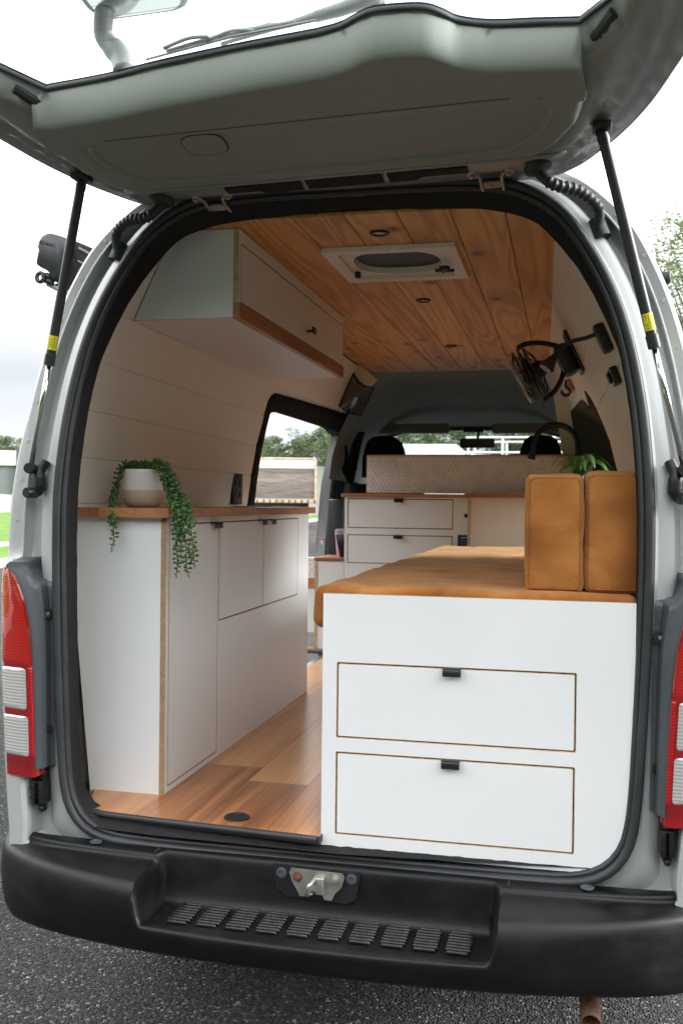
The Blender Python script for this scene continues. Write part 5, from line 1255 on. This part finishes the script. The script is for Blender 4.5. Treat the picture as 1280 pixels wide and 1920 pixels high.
# ================================================================== LOOSE THINGS
# pot and string plant
pc = Vector((-.733, .42, 1.4592)); b_ = nb()
lathe(b_, [(.036, 0), (.046, .003), (.0565, .014), (.062, .032), (.0635, .055), (.062, .08), (.0595, .104), (.059, .1145), (.0575, .1165), (.0555, .1145), (.0555, .10), (.056, .09)], (0, 0, 0), Vector((0, 0, 1)), 48)
PT_ = link('plant_pot', b_, GLAZE, smooth=True); PT_.location = pc; tag(PT_, 'two tone white and sand ceramic pot on the left bench top', 'plant pot')
PL = empty('trailing_plant', pc+Vector((0, 0, .1)), 'green string succulent trailing from the two tone pot over the bench edge', 'plant')
def px3(u, v, y): return ay(u, v, y)
rnd = random.Random(5)
strands = [([(247, 880, .41), (232, 872, .39), (222, 890, .36), (214, 925, .34), (211, 970, .155), (214, 1003, .15), (209, 1036, .15)], .0045),
           ([(250, 878, .44), (238, 868, .42), (228, 885, .39), (219, 905, .36), (213, 940, .33), (212, 975, .158), (219, 992, .155)], .0045),
           ([(290, 872, .38), (300, 872, .35), (313, 905, .30), (322, 940, .25), (329, 970, .16), (332, 1010, .16), (333, 1055, .16), (330, 1082, .16)], .0055),
           ([(290, 870, .36), (308, 872, .33), (326, 905, .28), (340, 945, .22), (345, 980, .15), (348, 1020, .15), (350, 1060, .15), (355, 1083, .15)], .0055),
           ([(296, 870, .36), (315, 880, .34), (336, 925, .30), (352, 950, .22), (358, 985, .14), (361, 1020, .14), (364, 1050, .14), (365, 1066, .14)], .005),
           ([(285, 873, .40), (306, 880, .38), (318, 915, .33), (330, 955, .28), (337, 1000, .155), (338, 1030, .15)], .005)]
for pts, br in strands:
    P = spline([px3(*p) for p in pts], 10); b_ = nb(); tube(b_, P, .0011, 6); st2 = link('strand', b_, STEM, PL, smooth=True)
    b_ = nb(); acc = 0; an = rnd.uniform(0, 6)
    for a, b in zip(P, P[1:]):
        acc += (b-a).length
        while acc > .0048:
            acc -= .0048; an += 2.2+rnd.uniform(-.3, .3); d = (b-a).normalized(); u_, w_ = frame_of(d)
            frac = P.index(b)/len(P); sz = br*1.16*rnd.uniform(.82, 1.15)*(1 if frac < .82 else max(.35, (1-frac)/.18))
            o_ = (u_*math.cos(an)+w_*math.sin(an)); c = b+o_*(sz*1.9)-d*0
            tube(b_, [b, b+o_*sz*.9, c, c+o_*sz*.8], [.0006, sz*.45, sz*.82, sz*.35], 7)
    link('beads', b_, SUCC, st2, smooth=True)
b_ = nb(); tp_ = pc+Vector((0, 0, .112))
for k in range(150):
    an = rnd.uniform(0, 6.28); rr = .052*math.sqrt(rnd.random()); c0 = tp_+Vector((rr*math.cos(an), rr*math.sin(an), 0)); hh = rnd.uniform(.004, .03)*(1.1-rr/.06*.5); c1 = c0+Vector((rnd.uniform(-.008, .008)+rr*.15*math.cos(an), rnd.uniform(-.008, .008), hh))
    tube(b_, [c0, c1], .001, 4); o_ = Vector((rnd.uniform(-1, 1), rnd.uniform(-1, 1), rnd.uniform(-.2, 1))).normalized(); sz = rnd.uniform(.0038, .0052)
    tube(b_, [c1, c1+o_*sz*.9, c1+o_*sz*1.9, c1+o_*sz*2.7], [.0006, sz*.45, sz*.85, sz*.35], 7)
link('crown_beads', b_, SUCC, PL, smooth=True); b_ = nb(); lathe(b_, [(.055, 0), (.001, .004)], tp_-Vector((0, 0, .012)), Vector((0, 0, 1)), 24); link('soil', b_, BARK, PL); local(PL)
# fern behind the cushions
fc = Vector((ay(1088, 895, 2.93).x, 2.93, 1.537)); b_ = nb(); lathe(b_, [(.035, 0), (.045, .01), (.055, .09), (.052, .092), (.049, .08)], fc, Vector((0, 0, 1)), 24); fp = link('fern_pot', b_, WHITEP, smooth=True); tag(fp, 'pale pot holding the fern on the dresser behind the cushions', 'plant pot')
FE = empty('fern', fc+Vector((0, 0, .08)), 'green fern on the dresser peeping over the tan cushions', 'plant')
for k in range(30):
    an = k*2.4+rnd.uniform(-.2, .2); L_ = rnd.uniform(.11, .17); d = Vector((math.cos(an), math.sin(an)*.7, 0)); b0 = fc+Vector((0, 0, .085)); hh = rnd.uniform(.05, .13)
    P = spline([b0, b0+d*L_*.4+Vector((0, 0, hh)), b0+d*L_*.8+Vector((0, 0, hh*.95)), b0+d*L_*1.05+Vector((0, 0, hh*.45))], 8); b_ = nb(); tube(b_, P, .0009, 4)
    for i in range(3, len(P)-1):
        t_ = i/len(P); dd = (P[i+1]-P[i-1]).normalized(); sd_ = dd.cross(Vector((0, 0, 1))).normalized(); wl_ = .022*math.sin(math.pi*min(1, .15+t_*.9))+.003
        for s in (-1, 1):
            for hf in (0, .5):
                c = P[i].lerp(P[min(i+1, len(P)-1)], hf); e_ = c+sd_*s*wl_+dd*.004-Vector((0, 0, .003)); b_.faces.new([b_.verts.new(v) for v in (c-dd*.0018, e_, c+dd*.0022)])
    link('frond', b_, FERN, FE)
local(FE)
# tap behind the fern: black gooseneck
tb = ay(1078, 868, 3.05); tb.z = 1.5365
tcv = [(1080, 868), (1081, 842), (1079, 822), (1068, 806), (1050, 797), (1030, 798), (1012, 808), (1003, 824), (999, 842)]
b_ = nb(); P = spline([ay(u, v, 2.965) for u, v in tcv], 6); P = [Vector((P[0].x, P[0].y, 1.537))]+P; tube(b_, P, .0155, 14); tube(b_, [P[-1], P[-1]+(P[-1]-P[-2]).normalized()*.055], [.017, .020], 16)
tag(link('gooseneck_tap', b_, BLSAT, auto=50), 'black gooseneck tap arching over the hexagon tiles', 'tap')
b_ = nb(); q = ay(1089, 868, 2.955); lathe(b_, [(.02, 1.537-q.z), (.02, -.01), (.014, .0), (.014, .035), (.012, .037)], q, Vector((0, 0, 1)), 18); tag(link('soap_bottle', b_, WHITEP, auto=40), 'white bottle standing behind the fern', 'bottle')
# pink tumbler and phone on the step cabinet
q = ay(639, 1040, 3.02); b_ = nb(); lathe(b_, [(.022, 0), (.024, .005), (.034, .125), (.0345, .13), (.03, .131)], Vector((q.x, 3.02, 1.1765)), Vector((0, 0, 1)), 24); TU = link('tumbler', b_, PINK, smooth=True); tag(TU, 'pink tumbler with a grey lid on the step cabinet', 'cup')
b_ = nb(); lathe(b_, [(.0355, 0), (.0355, .010), (.033, .022), (.028, .024)], Vector((q.x, 3.02, 1.3075)), Vector((0, 0, 1)), 24); link('lid', b_, GREYP, TU, auto=40)
q = ay(643, 1040, 2.93); b_ = nb(); box(b_, -.036, .036, -.004, .004, 0, .13, .003); o = link('phone', b_, BLSAT); o.location = (q.x+.004, 2.935, 1.178); o.rotation_euler = (R(-14), 0, R(70)); tag(o, 'black phone leaning against the dresser side', 'phone')
# ---- fan on the right wall
fb = onwall(1077, 660, 1, 0); FN = empty('wall_fan', fb, 'black wall mounted fan with a clear edged guard on the right wall', 'fan')
nrm = Vector((-.86, 0, -.5)).normalized()
def wframe(P, s=1):      # frame of the curved wall at P: inward normal, along-van, up-slope
    e = .02; x0_, x1_ = wallx(P.z-e), wallx(P.z+e); up = Vector((s*(x1_-x0_), 0, 2*e)).normalized(); al = Vector((-.02, 1, 0)).normalized(); n = up.cross(al).normalized()
    if n.x*s > 0: n = -n
    return n, al, up
def wbox(b_, P, fr, a0, a1, u0, u1, d0, d1, bev=.003):
    n, al, up = fr; t = nb(); box(t, a0, a1, u0, u1, d0, d1, bev)
    vm = {v: b_.verts.new(P+al*v.co.x+up*v.co.y+n*v.co.z) for v in t.verts}
    for f in t.faces: b_.faces.new([vm[v] for v in f.verts])
    t.free()
fr_ = wframe(fb); n_, al_, up_ = fr_
b_ = nb(); wbox(b_, fb, fr_, -.075, .075, -.085, .085, 0, .012); wbox(b_, fb, fr_, -.055, .055, -.075, .05, .012, .075, .02); link('base', b_, BLPL, FN, auto=40)
dep = fb.y-.02
def fp3(u, v, dy=0): return ay(u, v, dep+dy)
b_ = nb(); tube(b_, spline([fp3(1062, 655, .02), fp3(1040, 648, 0), fp3(1012, 643, -.02), fp3(985, 645, -.03), fp3(969, 653, -.03)], 6), .010, 10); tube(b_, spline([fp3(1058, 688, .02), fp3(1050, 715, .0), fp3(1035, 738, -.02), fp3(1016, 750, -.03)], 6), .010, 10); link('yoke', b_, BLPL, FN, smooth=True)
c1, c2 = fp3(968, 656, -.03), fp3(1017, 748, -.03); cc = (c1+c2)/2; upf = (c2-c1).normalized(); Rf = (c2-c1).length/2
axf = (fp3(1030, 685, 0)-cc); axf -= upf*axf.dot(upf); axf.normalize(); axf = (axf*.9+Vector((0, 1, 0))*-.30); axf -= upf*axf.dot(upf); axf.normalize()
b_ = nb(); s2 = upf.cross(axf).normalized()
def circ(c, r, m=40): return [c+(upf*math.cos(2*math.pi*i/m)+s2*math.sin(2*math.pi*i/m))*r for i in range(m)]
for r_, h in ((Rf, 0), (Rf*.98, .02), (Rf*.98, -.02)): p_ = circ(cc+axf*h, r_); tube(b_, p_+[p_[0]], .0045 if h == 0 else .003, 6)
for k in range(16):
    an = 2*math.pi*k/16; d = upf*math.cos(an)+s2*math.sin(an)
    for sg in (-1, 1): tube(b_, spline([cc+axf*sg*.045+d*.03, cc+axf*sg*.04+d*Rf*.6, cc+axf*sg*.02+d*Rf*.98], 3), .0018, 5)
link('guard', b_, BLPL, FN, smooth=True)
b_ = nb(); p_ = circ(cc-axf*.045, Rf*.93); tube(b_, p_+[p_[0]], .0022, 6); p_ = circ(cc-axf*.05, Rf*.8); tube(b_, p_+[p_[0]], .0015, 6)
for k in range(12):
    an = 2*math.pi*k/12; d = upf*math.cos(an)+s2*math.sin(an); tube(b_, [cc-axf*.05+d*Rf*.8, cc-axf*.045+d*Rf*.93, cc-axf*.02+d*Rf], .001, 4)
link('clear_rim', b_, CHROME, FN, smooth=True)
b_ = nb(); lathe(b_, [(.03, -.03), (.034, 0), (.034, .05), (.02, .075)], cc, axf, 18); link('motor', b_, BLPL, FN, auto=40)
b_ = nb()
for k in range(4):
    a0 = k*math.pi/2; vs_ = []
    for j in range(7):
        t_ = j/6; r1 = .03+(Rf*.86-.03)*t_; w = .35*(1-.3*t_)
        vs_.append([cc+(upf*math.cos(a0+t_*.5+w*e)+s2*math.sin(a0+t_*.5+w*e))*r1+axf*(.012*e) for e in (-1, 0, 1)])
    loft(b_, vs_, wrap=False)
link('blades', b_, BLPL, FN, smooth=True); local(FN)
# ---- reading lamp with flexible arm
lb_ = onwall(1139, 630, 1, 0); RLp = empty('reading_lamp', lb_, 'black reading lamp on a flexible arm from the right wall, aimed at the fan', 'lamp'); fr_ = wframe(lb_)
b_ = nb(); wbox(b_, lb_, fr_, -.026, .026, -.042, .042, 0, .030, .008); link('base', b_, BLPL, RLp, auto=40)
y_ = lb_.y; b_ = nb(); P = spline([lb_+fr_[0]*.025, ay(1125, 624, y_-.03), ay(1100, 633, y_+.02), ay(1070, 641, y_+.08), ay(1048, 655, y_+.12), ay(1040, 667, y_+.13)], 8); tube(b_, P, .0062, 10); link('flexible_arm', b_, BLPL, RLp, smooth=True)
e0 = P[-1]; e1 = ay(1022, 692, y_+.12); b_ = nb(); tube(b_, [e0, e0.lerp(e1, .25), e0.lerp(e1, .85), e1], [.010, .013, .024, .020], 18); link('lamp_head', b_, BLSAT, RLp, auto=40); local(RLp)
# ---- hook board
hb = onwall(1072, 722, 1, 0); HB = empty('hook_board', hb, 'small timber block with black hooks on the wall below the fan', 'hook'); fr_ = wframe(hb)
b_ = nb(); wbox(b_, hb, fr_, -.07, .07, -.028, .028, 0, .016); link('timber_block', b_, TIMB, HB)
for k in (-.045, .02):
    o_ = hb+fr_[1]*k; b_ = nb(); tube(b_, spline([o_+fr_[2]*.03+fr_[0]*.016, o_+fr_[2]*.01+fr_[0]*.03, o_-fr_[2]*.02+fr_[0]*.022, o_-fr_[2]*.035+fr_[0]*.035, o_-fr_[2]*.025+fr_[0]*.055, o_-fr_[2]*.005+fr_[0]*.058], 5), .005, 8); link('hook', b_, BLSAT, HB, smooth=True)
local(HB)
sw_ = onwall(1158, 703, 1, 0); fr_ = wframe(sw_); b_ = nb(); wbox(b_, sw_, fr_, -.04, .04, -.026, .026, 0, .022, .004); wbox(b_, sw_, fr_, -.022, .022, -.016, .016, .022, .032, .004); tag(link('switch_box', b_, BLPL, auto=40), 'black square switch on the right wall beside the tailgate seal', 'switch')

# ---- awning along the left gutter
AW = empty('roof_awning', (-1.3, 1.0, 2.4), 'black roll out awning case on a roof bracket high on the left flank', 'awning')
YW = .62
def wp_(u, v, dy=0): return ay(u, v, YW+dy)
AWL = simple('awning_black', (.022, .023, .027), .28, 0, .1, 8)
cap = [(86, 438), (96, 436), (113, 441), (128, 447), (129, 470), (127, 500), (121, 520), (108, 530), (101, 527), (96, 516), (88, 507), (76, 501), (69, 496), (71, 480), (74, 470), (72, 462), (74, 452), (79, 443)]
cp3 = [wp_(*p) for p in cap]; b_ = nb(); c_ = sum(cp3, Vector())/len(cp3)
rr_ = [[c_+(p-c_)*s_+Vector((0, dy, 0)) for p in cp3] for s_, dy in ((.80, -.012), (.93, -.008), (1, .004), (1, .06))]
vr = loft(b_, rr_); b_.faces.new(vr[0][::-1]); b_.faces.new(vr[-1]); link('end_cap', b_, AWL, AW, auto=50)
tm = (wp_(80, 456)+wp_(103, 462))/2; ex = (wp_(104, 463)-wp_(78, 456)).normalized(); ez = Vector((0, 0, 1)); ez = (ez-ex*ez.dot(ex)).normalized(); ey = ex.cross(ez)
mt = Matrix(((ex.x, ez.x, -ey.x*-1, 0), (ex.y, ez.y, ey.y, 0), (ex.z, ez.z, ey.z, 0), (0, 0, 0, 1))); mt = Matrix.Translation(tm+Vector((.004, -.0135, 0))) @ Matrix.Rotation(math.atan2(ex.z, ex.x)*-1, 4, 'Y') @ Matrix.Rotation(R(90), 4, 'X')
text_mesh('embossed_name', 'FIAMMA', .0165, .0014, simple('embossed_plastic', (.075, .078, .088), .3), AW, mt, .0003)
ring = wp_(76, 520, -.0); b_ = nb(); p_ = [ring+Vector((.0125*math.cos(t), 0, .0145*math.sin(t))) for t in [2*math.pi*i/24 for i in range(25)]]; tube(b_, p_, .0072, 10); tube(b_, [ring+Vector((.012, .01, .008)), wp_(98, 520, .01)], .011, 8); tube(b_, [ring+Vector((.012, .01, -.008)), wp_(100, 530, .01)], .010, 8); link('crank_eye', b_, AWL, AW, smooth=True)
case = [(134, 449), (150, 455), (185, 470), (200, 477), (200, 560), (185, 562), (136, 552), (110, 542), (98, 534), (112, 530), (126, 519), (129, 500)]
cs3 = [wp_(*p, .03) for p in case]; b_ = nb(); vr = loft(b_, [cs3, [p+Vector((-.05, 2.4, 0)) for p in cs3]]); b_.faces.new(vr[0][::-1]); b_.faces.new(vr[1]); link('case', b_, AWL, AW)
b_ = nb(); r_ = [wp_(*p, .02) for p in ((148, 462), (182, 480), (180, 484), (147, 466))]; vr = loft(b_, [r_, [p+Vector((-.05, 2.4, 0)) for p in r_]]); b_.faces.new(vr[0]); r_ = [wp_(*p, .02) for p in ((146, 487), (170, 499), (169, 502), (146, 490))]; vr = loft(b_, [r_, [p+Vector((-.05, 2.4, 0)) for p in r_]]); b_.faces.new(vr[0]); link('rail_lip', b_, GREYP, AW)
b_ = nb(); tube(b_, [wp_(90, 532, .02), wp_(112, 543, .02), wp_(140, 553, .02)], .0085, 8); link('lower_rail', b_, GREYP, AW); local(AW)
bpy.context.view_layer.update()
